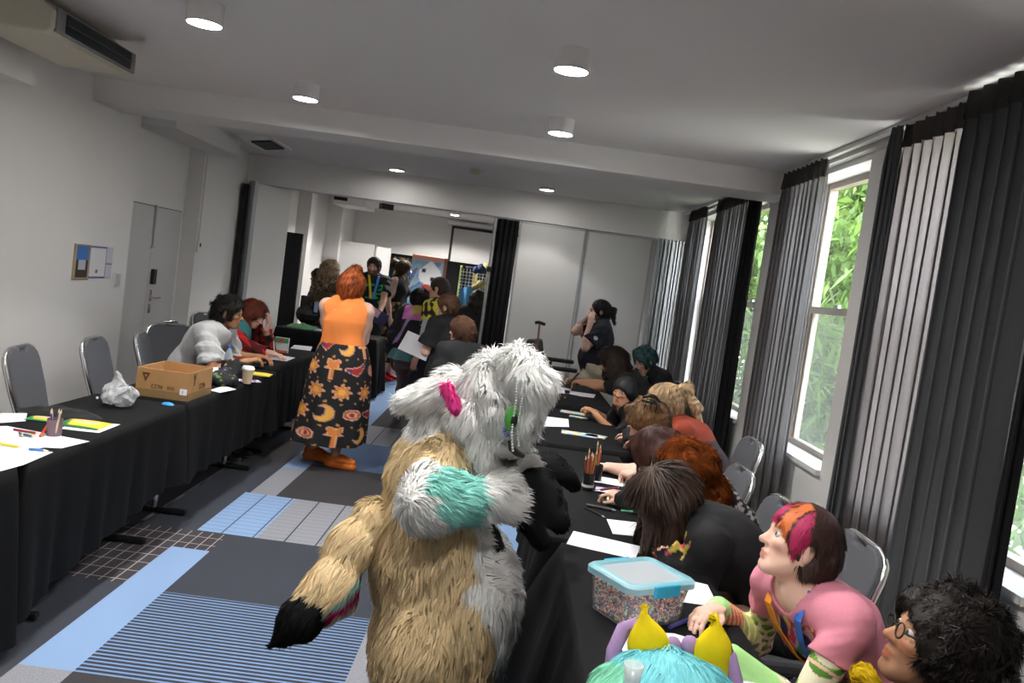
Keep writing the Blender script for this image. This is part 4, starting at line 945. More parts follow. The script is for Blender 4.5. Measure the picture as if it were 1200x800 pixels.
MB().cyl((.36,8.72,.02), (.32,8.72,1.29), .011).build('shaft', mat('bronze_metal', srgb(150,112,98), .35, .7), t); MB().tube([(.27,8.72,1.3), (.31,8.72,1.31), (.38,8.72,1.295)], .018).build('handle', BLACKP, t, smooth=True); MB().cyl((.361,8.72,.0), (.36,8.72,.04), .016).build('rubber_tip', BLACKP, t); MB().cyl((.34,8.72,.86),(.338,8.72,.9),.016).build('height_collar', BLACKP, t)
t = thing('backpack', 'black backpack slumped beside the walking cane', 'bag', (.18,8.95,.0))
MB().ball((.2,9.0,.5), (.14,.16,.5), 16).build('pack_body', PAD, t, smooth=True); MB().tube([(.1,8.84,.85), (.18,8.82,1.04), (.27,8.84,.8)], .02).build('strap', BLACKP, t)
# ---------------------------------------------------------------- loose items
def paper(c, w, h, a, label, z=ZT, grp=None, m_=None, th=.0012, name='paper_sheet', cat='paper', curl=0, colf=None):
    cs, sn = math.cos(a), math.sin(a); nu, nv = 10, 8; P = []
    for j in range(nv+1):
        for i in range(nu+1):
            u, v = (i/nu-.5)*w, (j/nv-.5)*h; P.append((c[0]+cs*u-sn*v, c[1]+sn*u+cs*v, z+curl*((2*i/nu-1)**4)*.5+.0006))
    Q = np.array([(j*(nu+1)+i, j*(nu+1)+i+1, (j+1)*(nu+1)+i+1, (j+1)*(nu+1)+i) for j in range(nv) for i in range(nu)])
    uv = np.array([(i/nu, j/nv) for j in range(nv+1) for i in range(nu+1)])
    if colf is not None: o = mkobj(name, P, Q, VC, None, col=colf(uv))
    else: o = mkobj(name, P, Q, m_ or PAPER, None)
    s = o.modifiers.new('thick', 'SOLIDIFY'); s.thickness = th; s.offset = 1
    return tag(o, label, cat, grp)
def pack(c, w, h, a, label, cols, z=ZT, seed=1, oval=True, name='colouring_pack', cat='pack'):
    def f(uv):
        x, y = uv[:,0], uv[:,1]; c_ = np.where((x+.25*y < .32)[:, None], A3(*srgb(*cols[0])), A3(*srgb(*cols[1]))); c_[y < .13] = srgb(*cols[0])
        if oval: c_[(((x-.55)/.3)**2+((y-.55)/.24)**2) < 1] = srgb(*cols[2])
        return c_
    cs, sn = math.cos(a), math.sin(a); nu, nv = 22, 14; P = []
    for j in range(nv+1):
        for i in range(nu+1):
            u, v = (i/nu-.5)*w, (j/nv-.5)*h; b = math.sin(math.pi*i/nu)*math.sin(math.pi*j/nv)
            P.append((c[0]+cs*u-sn*v, c[1]+sn*u+cs*v, z+.001+.012*b**.5))
    Q = np.array([(j*(nu+1)+i, j*(nu+1)+i+1, (j+1)*(nu+1)+i+1, (j+1)*(nu+1)+i) for j in range(nv) for i in range(nu)])
    uv = np.array([(i/nu, j/nv) for j in range(nv+1) for i in range(nu+1)])
    o = mkobj(name, P, Q, SHOE, None, col=f(uv), smooth=True); s = o.modifiers.new('thick', 'SOLIDIFY'); s.thickness = .002
    return tag(o, label, cat)
def quad_paper(pts, label, z=ZT, th=.0014, grp=None, name='paper_sheet', cat='paper', m_=None):
    n = len(pts); V = [(p[0],p[1],z) for p in pts]+[(p[0],p[1],z+th) for p in pts]
    F = [tuple(range(n-1,-1,-1)), tuple(range(n,2*n))]+[(i,(i+1)%n,n+(i+1)%n,n+i) for i in range(n)]
    c = V[0]; return tag(mkobj(name, V, F, m_ or PAPER, None), label, cat, grp)
def pencil(a, b, label, col, r=.004, tip=(.75,.6,.42), grp=None, name='pencil', cat='pencil'):
    a, b = A3(*a), A3(*b); d = nz(b-a); L_ = np.linalg.norm(b-a)
    t = thing(name, label, cat, tuple(a), grp)
    MB().col(srgb(*col)).cyl(a, a+d*(L_-.018), r, n=6).build('barrel', SHOE, t); MB().col(tip).cyl(a+d*(L_-.018), b, r, .0008, 6).build('sharpened_tip', VC, t)
    return t
# left row, near table
quad_paper([(-2.256, 3.578, 0.748), (-2.313, 3.863, 0.748), (-2.233, 3.932, 0.748), (-2.149, 3.777, 0.748), (-2.225, 3.647, 0.748)], 'white sheet at the far left edge behind the pencil holder')
quad_paper([(-1.949, 2.965, 0.748), (-2.213, 3.568, 0.748), (-2.151, 3.638, 0.748), (-1.744, 3.567, 0.748), (-1.774, 3.397, 0.748), (-1.833, 3.375, 0.748)], 'large white sheet lying across the middle of the papers at left')
quad_paper([(-1.788, 2.795, 0.749), (-1.993, 3.281, 0.749), (-1.763, 3.314, 0.749), (-1.749, 3.086, 0.749)], 'white sheet nearest the camera on the left table', z=.7492)
quad_paper([(-1.960, 3.721, 0.748), (-1.974, 3.895, 0.748), (-1.798, 3.963, 0.748), (-1.790, 3.740, 0.748)], 'white sheet under the yellow and green pack on the left table')
pack((-1.920, 3.854, 0.750), .2, .17, .05, 'yellow and green pack with an oval badge lying on a white sheet', ((40,110,60),(236,204,50),(206,190,150)), z=.75)
pack((-2.110, 3.846, 0.750), .13, .09, .1, 'yellow and green pack behind the pencil holder at left', ((50,140,70),(220,190,60),(200,190,160)), z=.749)
t = thing('black_garment', 'black folded garment heaped behind the coloured packs on the left table', 'garment', (-2.099, 4.012, 0.745))
def lump(c, rx, ry, hz, seed, n=40):
    r = np.random.default_rng(seed)
    def fn(u, v):
        a = 2*math.pi*u; rr = v; q = (math.cos(a)*rx*rr, math.sin(a)*ry*rr)
        return (c[0]+q[0]*(1+.12*math.sin(3*a+seed)), c[1]+q[1]*(1+.1*math.sin(4*a)), c[2]+hz*(1-rr**2.5)*(1+.35*math.sin(9*q[0]/rx+2*seed)*math.sin(6*q[1]/ry+seed)))
    return MB().grid(fn, n, 12)
lump((-2.123, 4.033, 0.747), .2, .11, .024, 3).build('cloth_heap', mat('black_knit', (.01,.01,.011), .95), t, smooth=True)
t = thing('pencil_holder', 'small printed pencil holder on the papers at left', 'pencil holder', (-1.912, 3.586, 0.748))
MB().col(srgb(120,100,110)).lathe((-1.912, 3.586, 0.748), [(.028,0),(.03,.002),(.032,.075),(.029,.075),(.027,.004),(0,.004)], 18).build('holder_cup', VC, t)
for i, (p, c, lb) in enumerate((((46,511),(230,90,50),'orange pencil leaning out of the printed holder'),)):
    pencil((-1.938, 3.526, 0.752), (-1.961, 3.645, 0.800), lb, c, r=.006)
b0 = (-1.904, 3.571, 0.752)
for i, (dx, dy, c) in enumerate(((-.02,.01,(200,196,206)),(.012,.012,(120,60,60)),(.0,.02,(60,90,140)),(.02,-.01,(210,190,150)),(-.012,-.01,(90,60,110)))):
    pencil((b0[0]+dx*.4,b0[1]+dy*.4,b0[2]+.002), (b0[0]+dx*1.3,b0[1]+dy*1.3,b0[2]+.115), ('pale grey','dark red','blue','cream','purple')[i]+' pencil standing in the small printed holder at left', c, grp='pencils in the printed holder')
LP_ = [((-1.991, 3.310, 0.757), (-1.880, 3.298, 0.757), (216,200,50), 'yellow pencil lying between the two front sheets at left'), ((-1.848, 3.290, 0.756), (-1.776, 3.304, 0.756), (60,120,190), 'blue marker lying beside the nearest sheet at left'), ((-2.076, 3.565, 0.756), (-1.954, 3.553, 0.756), (150,50,50), 'dark red pencil lying on the large sheet at left'),
  ((-2.024, 3.521, 0.756), (-1.981, 3.473, 0.756), (90,100,110), 'short grey crayon stub on the large sheet'), ((-1.995, 3.502, 0.756), (-1.934, 3.487, 0.756), (60,110,100), 'dark green crayon on the large sheet')]
for a, b, c, lb in LP_: pencil(a, b, lb, c, r=.0055)
# crumpled clear plastic bag
t = thing('plastic_bag', 'crumpled clear plastic bag standing on the left table', 'plastic bag', (-1.986, 4.337, 0.745))
c0 = A3(*(-2.002, 4.370, 0.747)); v = vol_of([('e', c0+A3(0,0,.062), np.eye(3), (.085,.085,.06), .03), ('c', c0+A3(-.01,0,.1), c0+A3(-.02,0,.165), .04, .02, .03)], .008)
PV, PQ = v.mesh(); PV += wob(PV, .05, 3)*.009+wob(PV, .02, 5)*.004; PV[:,2] = np.maximum(PV[:,2], .7475)
mkobj('crumpled_film', PV, PQ, mat('clear_film', srgb(205,208,212), .12, alpha=.55, var=.5, scale=45), t)
t = thing('blue_scrap', 'small bright blue scrap lying in front of the cardboard box', 'scrap', (-1.833, 4.601, 0.745)); lump((-1.828, 4.589, 0.748), .035, .022, .012, 5, 18).build('scrap', mat('bright_blue', srgb(40,150,230), .6), t, smooth=True)
t = thing('paper_crumb', 'tiny white crumb on the black cloth behind the plastic bag', 'crumb', (-2.195, 4.525, 0.745)); MB().ball((-2.181, 4.496, 0.751), .008, 6).build('crumb', PAPER, t)
# cardboard box with upside-down print
t = thing('cardboard_box', 'open brown cardboard box with dark printing on the left table', 'box', (-1.93,4.93,.745))
bx0, bx1, by0, by1, bz, bh = -2.09, -1.785, 4.745, 5.12, ZT, .165; th = .006; m = MB()
m.b2((bx0,by0,bz), (bx1,by1,bz+th)); m.b2((bx0,by0,bz), (bx1,by0+th,bz+bh)); m.b2((bx0,by1-th,bz), (bx1,by1,bz+bh)); m.b2((bx0,by0+th,bz), (bx0+th,by1-th,bz+bh)); m.b2((bx1-th,by0+th,bz), (bx1,by1-th,bz+bh))
m.build('carton', CARDB, t, bevel=.002)
INK = mat('dark_carton_ink', srgb(92,60,36), .8)
TAPE = mat('brown_tape_band', srgb(140,112,74), .5)
MB().b2((bx0-.001,by0-.0015,bz), (bx1+.001,by0,bz+.045)).b2((bx1,by0,bz), (bx1+.0015,by1,bz+.045)).build('tape_band', TAPE, t)
def text(name, s, loc, size, ux, uy, m_, parent, ext=.0008):
    c = bpy.data.curves.new(name, 'FONT'); c.body = s; c.size = size; c.extrude = ext; c.align_x = 'CENTER'; c.align_y = 'CENTER'; c.materials.append(m_)
    o = bpy.data.objects.new(name, c); C.objects.link(o); dg = bpy.context.evaluated_depsgraph_get(); me = bpy.data.meshes.new_from_object(o.evaluated_get(dg)); C.objects.unlink(o); bpy.data.objects.remove(o)
    ux, uy = nz(ux), nz(uy); V = [tuple(np.array(loc)+ux*v.co.x+uy*v.co.y+np.cross(ux,uy)*v.co.z) for v in me.vertices]
    return mkobj(name, V, [tuple(p.vertices) for p in me.polygons], m_, parent)
text('printed_number', '4623', (-1.965,by0-.001,bz+.066), .036, (-1,0,0), (0,0,-1), INK, t)
text('printed_block', 'IIIIII', (-1.885,by0-.001,bz+.066), .03, (-1,0,0), (0,0,-1), INK, t)
MB().prism([(-.024,.024),(.024,.024),(0,-.03)], (-2.035,by0-.001,bz+.115), (1,0,0), (0,0,1), .001).build('printed_triangle', INK, t)
MB().prism([(-.007,.009),(.007,.009),(0,-.007)], (-2.035,by0-.002,bz+.118), (1,0,0), (0,0,1), .001).build('printed_triangle', CARDB, t)
MB().b2((-1.832,by0-.002,bz+.035), (-1.79,by0-.0005,bz+.07)).build('shipping_label', PAPER, t)
text('label_mark', '2', (-1.815,by0-.0022,bz+.052), .02, (1,0,0), (0,0,1), mat('blue_ink', srgb(60,70,140), .6), t)
MB().prism([(-.025,.035),(-.012,.035),(0,.01),(.012,.035),(.025,.035),(.007,-.005),(.007,-.035),(-.007,-.035),(-.007,-.005)], (bx1+.001,4.83,bz+.12), (0,1,0), (0,0,1), .001).build('printed_mark', INK, t)
text('printed_number', '4623', (bx1+.001,4.96,bz+.07), .05, (0,-1,0), (0,0,-1), INK, t)
# coffee cup, bottle, red cup, dark bag, packs on the third table
c = (-1.741, 5.682, 0.747); t = thing('coffee_cup', 'beige paper coffee cup with a white lid on the left table', 'cup', c)
MB().lathe(c, [(.028,0),(.029,.001),(.04,.1),(.0405,.1)], 22).build('paper_cup', mat('kraft_beige', srgb(196,172,142), .7), t, autosm=.6); MB().lathe(A3(*c)+A3(0,0,.1), [(.043,-.004),(.044,.004),(.04,.012),(.036,.02),(0,.02)], 22).build('lid', WHITEP, t, autosm=.6)
c = (-1.996, 6.019, 0.747); t = thing('water_bottle', 'clear plastic water bottle in front of the pale tee man', 'bottle', c)
MB().lathe(c, [(.028,0),(.031,.005),(.031,.06),(.028,.065),(.031,.07),(.031,.12),(.026,.15),(.014,.175),(.013,.185)], 20).build('bottle_body', mat('clear_plastic', srgb(190,205,220), .1, alpha=.4, var=.2), t, smooth=True); MB().cyl(A3(*c)+A3(0,0,.185), A3(*c)+A3(0,0,.205), .015).build('cap', mat('blue_cap', srgb(70,110,180), .5), t)
c = (-2.080, 6.473, 0.747); t = thing('plastic_tumbler', 'red tumbler with a white rim between the bottle and the coffee cup', 'cup', c); MB().lathe(c, [(.025,0),(.026,.001),(.034,.08),(.031,.08),(.024,.004),(0,.004)], 20).build('tumbler', mat('red_plastic', srgb(176,36,40), .4), t, autosm=.6); MB().lathe(A3(*c)+A3(0,0,.078), [(.0345,0),(.036,.008),(.033,.008),(.031,0)], 20).build('rim', WHITEP, t)
c = A3(*(-1.812, 5.461, 0.747)); t = thing('patterned_bag', 'black cloth bag with green and purple pattern on the left table', 'bag', tuple(c))
def bag_col(V): 
    q = wob(V, .05, 8); return np.where((q[:,0] > 1.15)[:,None], A3(*srgb(90,130,60)), np.where((q[:,1] > .95)[:,None], A3(*srgb(60,50,120)), np.where((q[:,2] > 1.2)[:,None], A3(*srgb(170,150,90)), A3(.012,.012,.014))))
v = vol_of([('e', c+A3(-.02,.02,.04), np.eye(3), (.09,.1,.05), .04), ('c', c+A3(-.03,.1,.05), c+A3(.0,.13,.13), .06, .045, .04)], .007); PV, PQ = v.mesh(); PV += wob(PV, .08, 3)*.008; PV[:,2] = np.maximum(PV[:,2], .7475)
mkobj('bag_body', PV, PQ, FAB, t, col=bag_col(PV), smooth=True)
t = thing('black_case', 'upright black case beside the water bottle', 'case', (-1.933, 5.945, 0.745)); c = A3(*(-1.898, 5.807, 0.747)); MB().box(c+A3(.02,.03,.06), (.2,.06,.12), -.05).build('case_body', BLACKP, t, bevel=.008)
quad_paper([(-1.826, 5.219, 0.748), (-1.819, 5.446, 0.748), (-1.712, 5.382, 0.748), (-1.746, 5.178, 0.748)], 'white sheet sticking out beside the cardboard box')
quad_paper([(-2.203, 6.102, 0.748), (-2.218, 6.210, 0.748), (-2.141, 6.248, 0.748), (-2.066, 6.039, 0.748), (-2.098, 5.939, 0.748)], 'small white card behind the cardboard box')
pack((-1.804, 6.172, 0.750), .17, .15, .1, 'yellow flat pack at the corner of the left table', ((200,180,60),(226,206,70),(214,190,70)), oval=False)
def busy(*pal): return art(31, pal, .25)
paper((-1.758, 5.788, 0.750), .15, .1, .5, 'busy coloured leaflet beside the coffee cup', colf=art(31, [(230,230,236),(90,110,190),(200,120,130),(240,240,240)], .25), name='leaflet', cat='leaflet', z=.749)
paper((-2.018, 6.815, 0.750), .13, .07, .3, 'red and white card in front of the red haired person', colf=art(33, [(240,235,235),(190,50,50)], .4), name='leaflet', cat='leaflet', z=.749)
quad_paper([(-2.043, 7.111, 0.748), (-2.073, 7.494, 0.748), (-1.873, 7.449, 0.748), (-1.864, 7.133, 0.748)], 'white sheet being drawn on by the red haired person')
quad_paper([(-2.106, 8.132, 0.748), (-2.159, 8.490, 0.748), (-1.990, 8.559, 0.748), (-1.907, 8.152, 0.748)], 'white sheet beside the skirt of the orange top wearer')
c = A3(*(-2.079, 7.682, 0.747)); t = thing('marker_box', 'clear box of markers with a green picture band on the left table', 'box', tuple(c))
MB().box(c+A3(0,.03,.07), (.13,.05,.14), .0).build('clear_case', mat('milky_plastic', srgb(214,214,220), .3), t, bevel=.005); MB().col(srgb(80,140,90)).box(c+A3(0,.003,.115), (.13,.004,.045)).col(srgb(180,60,60)).box(c+A3(0,.0005,.115), (.04,.004,.025)).build('picture_band', VC, t); MB().col(srgb(190,110,60)).box(c+A3(0,.002,.012), (.13,.004,.022)).build('orange_band', VC, t)
pencil((-2.007, 7.257, 0.770), (-2.175, 7.728, 0.900), 'white pen upright in the hand of the red haired person', (216,206,206), r=.005, name='pen', cat='pen')
# goods on the crosswise table
t = thing('green_cloth', 'green fabric heap on the crosswise table', 'cloth', (-2.724, 10.400, 0.745)); lump((-2.62,10.6,.748), .22, .16, .05, 7).build('cloth_heap', mat('green_fabric', srgb(92,140,104), .8), t, smooth=True)
paper((-2.25,10.5,0), .34, .22, .05, 'pale blue folder on the crosswise table', m_=mat('pale_blue_card', srgb(190,200,226), .6), th=.02, name='folder', cat='folder')
t = thing('orange_bag', 'bright orange crinkled bag behind the orange top wearer', 'bag', (-2.2,10.8,.745)); lump((-2.2,10.82,.748), .12, .1, .13, 4).build('bag_body', mat('orange_film', srgb(240,100,40), .5), t, smooth=True)
t = thing('camera_stand', 'black camera with a strap on a dark stand at the far left wall', 'camera', (-2.75,11.3,0)); MB().cyl((-2.75,11.3,.02), (-2.75,11.3,.85), .02).lathe((-2.75,11.3,0), [(.2,0),(.2,.012),(.03,.02)], 16).build('stand', BLACKM, t); MB().box((-2.79,11.3,1.02), (.12,.1,.22)).ball((-2.74,11.3,.88), (.17,.12,.14), 12).build('camera_body', BLACKP, t, bevel=.01); MB().col(srgb(150,170,210)).box((-2.62,11.2,1.0), (.05,.04,.14), .4).build('lens_hood', VC, t)
# window row items
quad_paper([(0.323, 3.024, 0.748), (0.362, 3.201, 0.748), (0.617, 3.118, 0.748), (0.570, 2.950, 0.748)], 'blank white sheet on the near cloth behind the bead box')
quad_paper([(0.521, 3.442, 0.748), (0.713, 3.456, 0.748), (0.711, 3.254, 0.748), (0.523, 3.239, 0.748)], 'blank white sheet beneath the hanging brown hair')
quad_paper([(0.670, 2.580, 0.748), (0.749, 2.792, 0.748), (0.796, 2.777, 0.748), (0.785, 2.578, 0.748)], 'blank white sheet right of the bead box')
quad_paper([(0.285, 5.547, 0.748), (0.324, 6.014, 0.748), (0.527, 6.029, 0.748), (0.510, 5.689, 0.748)], 'blank white sheet on the cloth opposite the boy')
quad_paper([(0.414, 7.390, 0.748), (0.443, 8.122, 0.748), (0.674, 7.905, 0.748), (0.643, 7.564, 0.748)], 'white strip of paper on the farthest window row table, left one')
quad_paper([(0.588, 7.567, 0.748), (0.608, 7.772, 0.748), (0.901, 7.766, 0.748), (0.858, 7.490, 0.748), (0.731, 7.479, 0.748)], 'white strip of paper on the farthest window row table, right one')
quad_paper([(0.417, 2.164, 0.748), (0.434, 2.290, 0.748), (0.591, 2.316, 0.748), (0.787, 2.222, 0.748), (0.838, 2.022, 0.748), (0.495, 1.930, 0.748)], 'white sheet lying in front of the yellow horns')
quad_paper([(0.330, 3.914, 0.748), (0.366, 4.185, 0.748), (0.442, 4.191, 0.748), (0.440, 3.991, 0.748)], 'small white card under the black paws')
pk = lambda c, w, h, a, lb, s: paper(c, w, h, a, lb, colf=art(s, [(110,176,220),(226,206,90),(200,180,190),(150,200,226)], .35), name='colouring_pack', cat='pack', th=.006)
pk((0.589, 6.363, 0.748), .2, .11, -.15, 'blue and yellow pack held under the hand of the boy', 41); pk((0.614, 6.176, 0.749), .14, .06, -.15, 'pink and white strip lying beside the hand of the boy', 43); pk((0.562, 5.435, 0.748), .24, .12, -.1, 'blue and yellow pack at the near edge of the table in front of the boy', 45)
pk((0.676, 5.445, 0.756), .13, .1, -.3, 'pink and blue pack overlapping the end of another pack', 47)
CUP = mat('black_cup_plastic', (.012,.012,.014), .3)
for c, lb, nm in ((A3(*(0.479, 3.916, 0.747)), 'black pencil cup full of coloured pencils, the nearer one', 0), (A3(*(0.543, 4.142, 0.747)), 'black pencil cup beside the writing hand, the farther one', 1)):
    t = thing('pencil_cup', lb, 'pencil cup', tuple(c)); MB().lathe(c, [(.026,0),(.027,.001),(.029,.085),(.0265,.085),(.0245,.004),(0,.004)], 20).build('cup_body', CUP, t, autosm=.6)
    MB().lathe(c, [(.0295,.018),(.0295,.03),(.028,.03)], 20).build('label_band', mat('pale_label', (.5,.5,.5), .5), t) if nm == 0 else None
    cols = [((170,150,70),'olive yellow'),((196,110,60),'orange brown'),((160,80,50),'rust'),((200,176,110),'straw'),((120,60,44),'dark brown'),((176,96,60),'copper'),((150,140,70),'moss'),((186,90,70),'brick')]
    for i in range(8 if nm == 0 else 3):
        a = i*2.4; q = .016*math.sqrt((i+.5)/8); cc, n_ = cols[(i+nm*5) % 8]
        pencil(c+A3(q*math.cos(a),q*math.sin(a),.006), c+A3(2.1*q*math.cos(a)-.004,2.1*q*math.sin(a),.165+.012*((i*7) % 4)), '%s pencil standing in the %s black pencil cup' % (n_, ('nearer','farther')[nm]), cc, r=.0042)
pencil((0.448, 3.613, 0.754), (0.578, 3.580, 0.754), 'thick black and silver pen lying in front of the pencil cups', (40,40,44), r=.007, tip=(.3,.3,.3), name='pen', cat='pen'); pencil((0.437, 3.573, 0.752), (0.514, 3.450, 0.752), 'thin black pencil with a pale end lying beside the thick pen', (20,20,22), r=.004, tip=(.7,.68,.6))
pencil((0.583, 2.344, 0.753), (0.693, 2.467, 0.753), 'purple blue ballpoint pen beside the bead box', (70,66,150), r=.0065, name='pen', cat='pen'); 
paper((0.621, 3.929, 0.750), .2, .1, -.18, 'printed colour strip under the writing hand', colf=art(51, [(230,226,230),(90,110,180),(180,120,130),(240,240,240),(80,70,80)], .14), name='leaflet', cat='leaflet', z=.752)
paper((0.662, 4.150, 0.748), .24, .14, -.18, 'white sheet under the writing hand with the wrist band', z=.7488)
paper((0.626, 3.769, 0.748), .16, .16, -.2, 'open sketch pad beneath the dark brown hair', colf=lambda uv: np.tile(A3(*srgb(206,204,190)), (len(uv),1)), name='sketch_pad', cat='sketch pad', th=.008)
pencil((0.523, 3.793, 0.756), (0.646, 3.905, 0.756), 'green pencil lying across the sketch pad', (70,130,80), r=.005); pencil((0.598, 3.568, 0.760), (0.675, 3.579, 0.760), 'mint green ruler edge beside the sketch pad', (90,170,140), r=.005, name='marker', cat='marker')
pencil((0.544, 3.912, 0.757), (0.648, 4.019, 0.757), 'dark red marker beside the printed colour strip', (110,50,60), r=.006, name='marker', cat='marker')
pencil((0.507, 7.721, 0.757), (0.568, 7.661, 0.757), 'short red crayon on the farthest window row table', (190,50,40), r=.008, name='crayon', cat='crayon')
t = thing('tape_roll', 'small brown crumb of sharpenings on the farthest window row table', 'crumb', (0.576, 7.235, 0.745)); MB().ball((0.572, 7.189, 0.751), .012, 8).build('shavings', mat('wood_brown', srgb(140,100,60), .8), t)
# bead box
bc = A3(.495,2.43,ZT); br = math.radians(33); t = thing('bead_box', 'clear plastic box of mixed beads with a blue clip lid', 'box', tuple(bc))
ca, sa = math.cos(br), math.sin(br); W2 = lambda u, v, z: bc+A3(ca*u-sa*v, sa*u+ca*v, z)
def rrect(hx, hy, r, n=6):
    o = []
    for cx_, cy_, a0 in ((hx-r,hy-r,0),(-hx+r,hy-r,90),(-hx+r,-hy+r,180),(hx-r,-hy+r,270)):
        for i in range(n+1): a = math.radians(a0+90*i/n); o.append((cx_+r*math.cos(a), cy_+r*math.sin(a)))
    return o
def loft(levels):
    m = MB(); P = []; n = None
    for hx, hy, r, z in levels:
        q = rrect(hx, hy, r); n = len(q); P += [W2(u, v, z) for u, v in q]
    F = [(j*n+i, j*n+(i+1) % n, (j+1)*n+(i+1) % n, (j+1)*n+i) for j in range(len(levels)-1) for i in range(n)]
    return m.add(P, F), n, len(levels)
def lofted(levels, cap0=True, cap1=True):
    m, n, k_ = loft(levels)
    if cap0: m.f.append(tuple(range(n-1,-1,-1)))
    if cap1: m.f.append(tuple(range((k_-1)*n, k_*n)))
    return m
HX, HY = .122, .1
lofted([(HX*.9,HY*.9,.03,0),(HX*.91,HY*.91,.03,.004),(HX,HY,.03,.114)], True, False).build('box_body', mat('clear_box_plastic', srgb(225,228,232), .15, alpha=.22, var=0), t, autosm=.8)
LIDB = mat('teal_lid_rim', srgb(150,206,220), .3, alpha=.65, var=.02); LIDC = mat('milky_lid', srgb(206,216,222), .25, alpha=.45, var=.02)
lofted([(HX+.004,HY+.004,.032,.108),(HX+.012,HY+.012,.035,.109),(HX+.012,HY+.012,.035,.126),(HX+.004,HY+.004,.03,.133),(HX-.014,HY-.014,.025,.133),(HX-.02,HY-.02,.022,.126)], False, False).build('lid_rim', LIDB, t, autosm=.8)
lofted([(HX-.018,HY-.018,.022,.125),(HX-.018,HY-.018,.022,.128)]).build('lid_panel', LIDC, t)
CLIP = mat('blue_clip', srgb(40,160,196), .4)
for u, v, su, sv in ((0,-HY-.014,.1,.012),(0,HY+.014,.1,.012)):
    MB().box(W2(u,v,.114), (su,sv,.036), br).build('lid_clip', CLIP, t, bevel=.004)
r = np.random.default_rng(5); n = 3600; u = r.uniform(-1,1,n); v = r.uniform(-1,1,n); z = .007+.088*r.random(n)
side_ = r.random(n) < .86; e = r.integers(0,4,n); top_ = ~side_
u = np.where(side_ & (e == 0), .985-.03*r.random(n), np.where(side_ & (e == 1), -.985+.03*r.random(n), u)); v = np.where(side_ & (e == 2), .985-.03*r.random(n), np.where(side_ & (e == 3), -.985+.03*r.random(n), v)); z = np.where(top_, .093+.006*r.random(n), z)
sc_ = .9+.1*z/.128-.045; cor = (np.abs(u) > .86) & (np.abs(v) > .82); u[cor] *= .92; v[cor] *= .9
Pc = np.stack([u*HX*sc_, v*HY*sc_, z], 1); rad = .0058
octv = np.array([(1,0,0),(-1,0,0),(0,1,0),(0,-1,0),(0,0,1),(0,0,-1)])*rad; octf = np.array([(0,2,4),(2,1,4),(1,3,4),(3,0,4),(2,0,5),(1,2,5),(3,1,5),(0,3,5)])
Vb = (Pc[:, None]+octv[None]).reshape(-1,3); Vb = np.stack([bc[0]+ca*Vb[:,0]-sa*Vb[:,1], bc[1]+sa*Vb[:,0]+ca*Vb[:,1], bc[2]+Vb[:,2]], 1)
Fb = (np.arange(n)[:, None, None]*6+octf[None]).reshape(-1,3); pal = np.array([srgb(*c) for c in ((246,150,140),(70,104,116),(248,190,170),(90,170,146),(236,110,120),(130,104,164),(244,216,170),(84,96,130),(176,214,186),(248,234,228))])
o = mkobj('mixed_beads', Vb, Fb, SHOE, None, col=np.repeat(pal[r.integers(0,10,n)], 6, 0), smooth=True)
tag(o, 'mixed pink, green and dark beads filling the clear plastic box', 'beads', kind='stuff')
core = lofted([(HX*.84,HY*.84,.02,.005),(HX*.9,HY*.9,.02,.09)]); core.build('bead_core', mat('bead_mass', srgb(96,76,80), .8, var=.5, scale=120), o)
# ---------------------------------------------------------------- the people
PALE = srgb(226,184,166); FAIR = srgb(216,170,148); TAN = srgb(186,136,104); BRN = srgb(186,134,100)
BLK = (.012,.012,.014); NVY = srgb(28,30,42)
def flat(c): return A3(*c)
def pick(V, m, a, b): return np.where(m[:, None], A3(*a), A3(*b))
# 1 person in pink shirt ------------------------------------------------------
def pinkshirt(V, J):
    c = np.tile(A3(*srgb(222,140,160)), (len(V),1)); r = V-J['ch']; f, l, u = r@J['F2'], r@J['R2'], r@J['D'][2]
    fr = (f > .07) & (np.abs(l) < .105) & (u < .14) & (u > -.3); q = wob(V, .055, 3)
    c[fr] = srgb(206,66,88); c[fr & (q[:,0] > .25)] = srgb(226,170,186); c[fr & (q[:,1] > .55)] = srgb(60,150,110); c[fr & (q[:,2] > .7)] = srgb(70,60,110); c[fr & (q[:,0] < -.85)] = srgb(220,200,120)
    return c
def dotsleeve(V, J):
    out = np.tile(A3(*srgb(226,220,190)), (len(V),1))
    for q in 'LR':
        S_, E, W = J['arms'][q]
        d1 = np.linalg.norm(V-(S_+E)/2, axis=1); d2 = np.linalg.norm(V-(E+W)/2, axis=1)
        for (a, b, m, n_, off) in ((S_, E, d1 <= d2, 6, 0), (E, W, d2 < d1, 7, 1)):
            ax = nz(b-a); t = (V-a)@ax; s1 = nz(np.cross(ax, (0.3,.2,1))); s2 = np.cross(ax, s1)
            an = np.arctan2((V-a)@s1, (V-a)@s2)/(2*math.pi); row = t/.034; ri = np.floor(row); fx = (an*6.5+.5*(ri % 2)) % 1-.5; fy = row-ri-.5
            dd = (fx/.40)**2+(fy/.36)**2; far = np.clip(t/.25, 0, 1) if off else np.zeros(len(V))
            g1 = A3(*srgb(120,170,66)); g2 = A3(*srgb(84,128,46))
            c = np.where((dd < 1)[:,None], np.where((fx+fy*.8 > .12)[:,None], g2, g1), A3(*srgb(228,222,196)))
            if off:
                org = np.where((np.abs(((an*9+t/.02) % 1)-.5) < .16)[:,None], A3(*srgb(240,216,180)), A3(*srgb(226,120,84))); yg = np.where((np.abs(((an*8+t/.026) % 1)-.5) < .14)[:,None], A3(*srgb(240,236,200)), A3(*srgb(196,200,110)))
                c = np.where((far > .9)[:,None], A3(*srgb(176,232,150)), np.where((far > .62)[:,None], org, np.where((far > .3)[:,None], yg, c)))
            out = np.where(m[:,None], c, out)
    return out
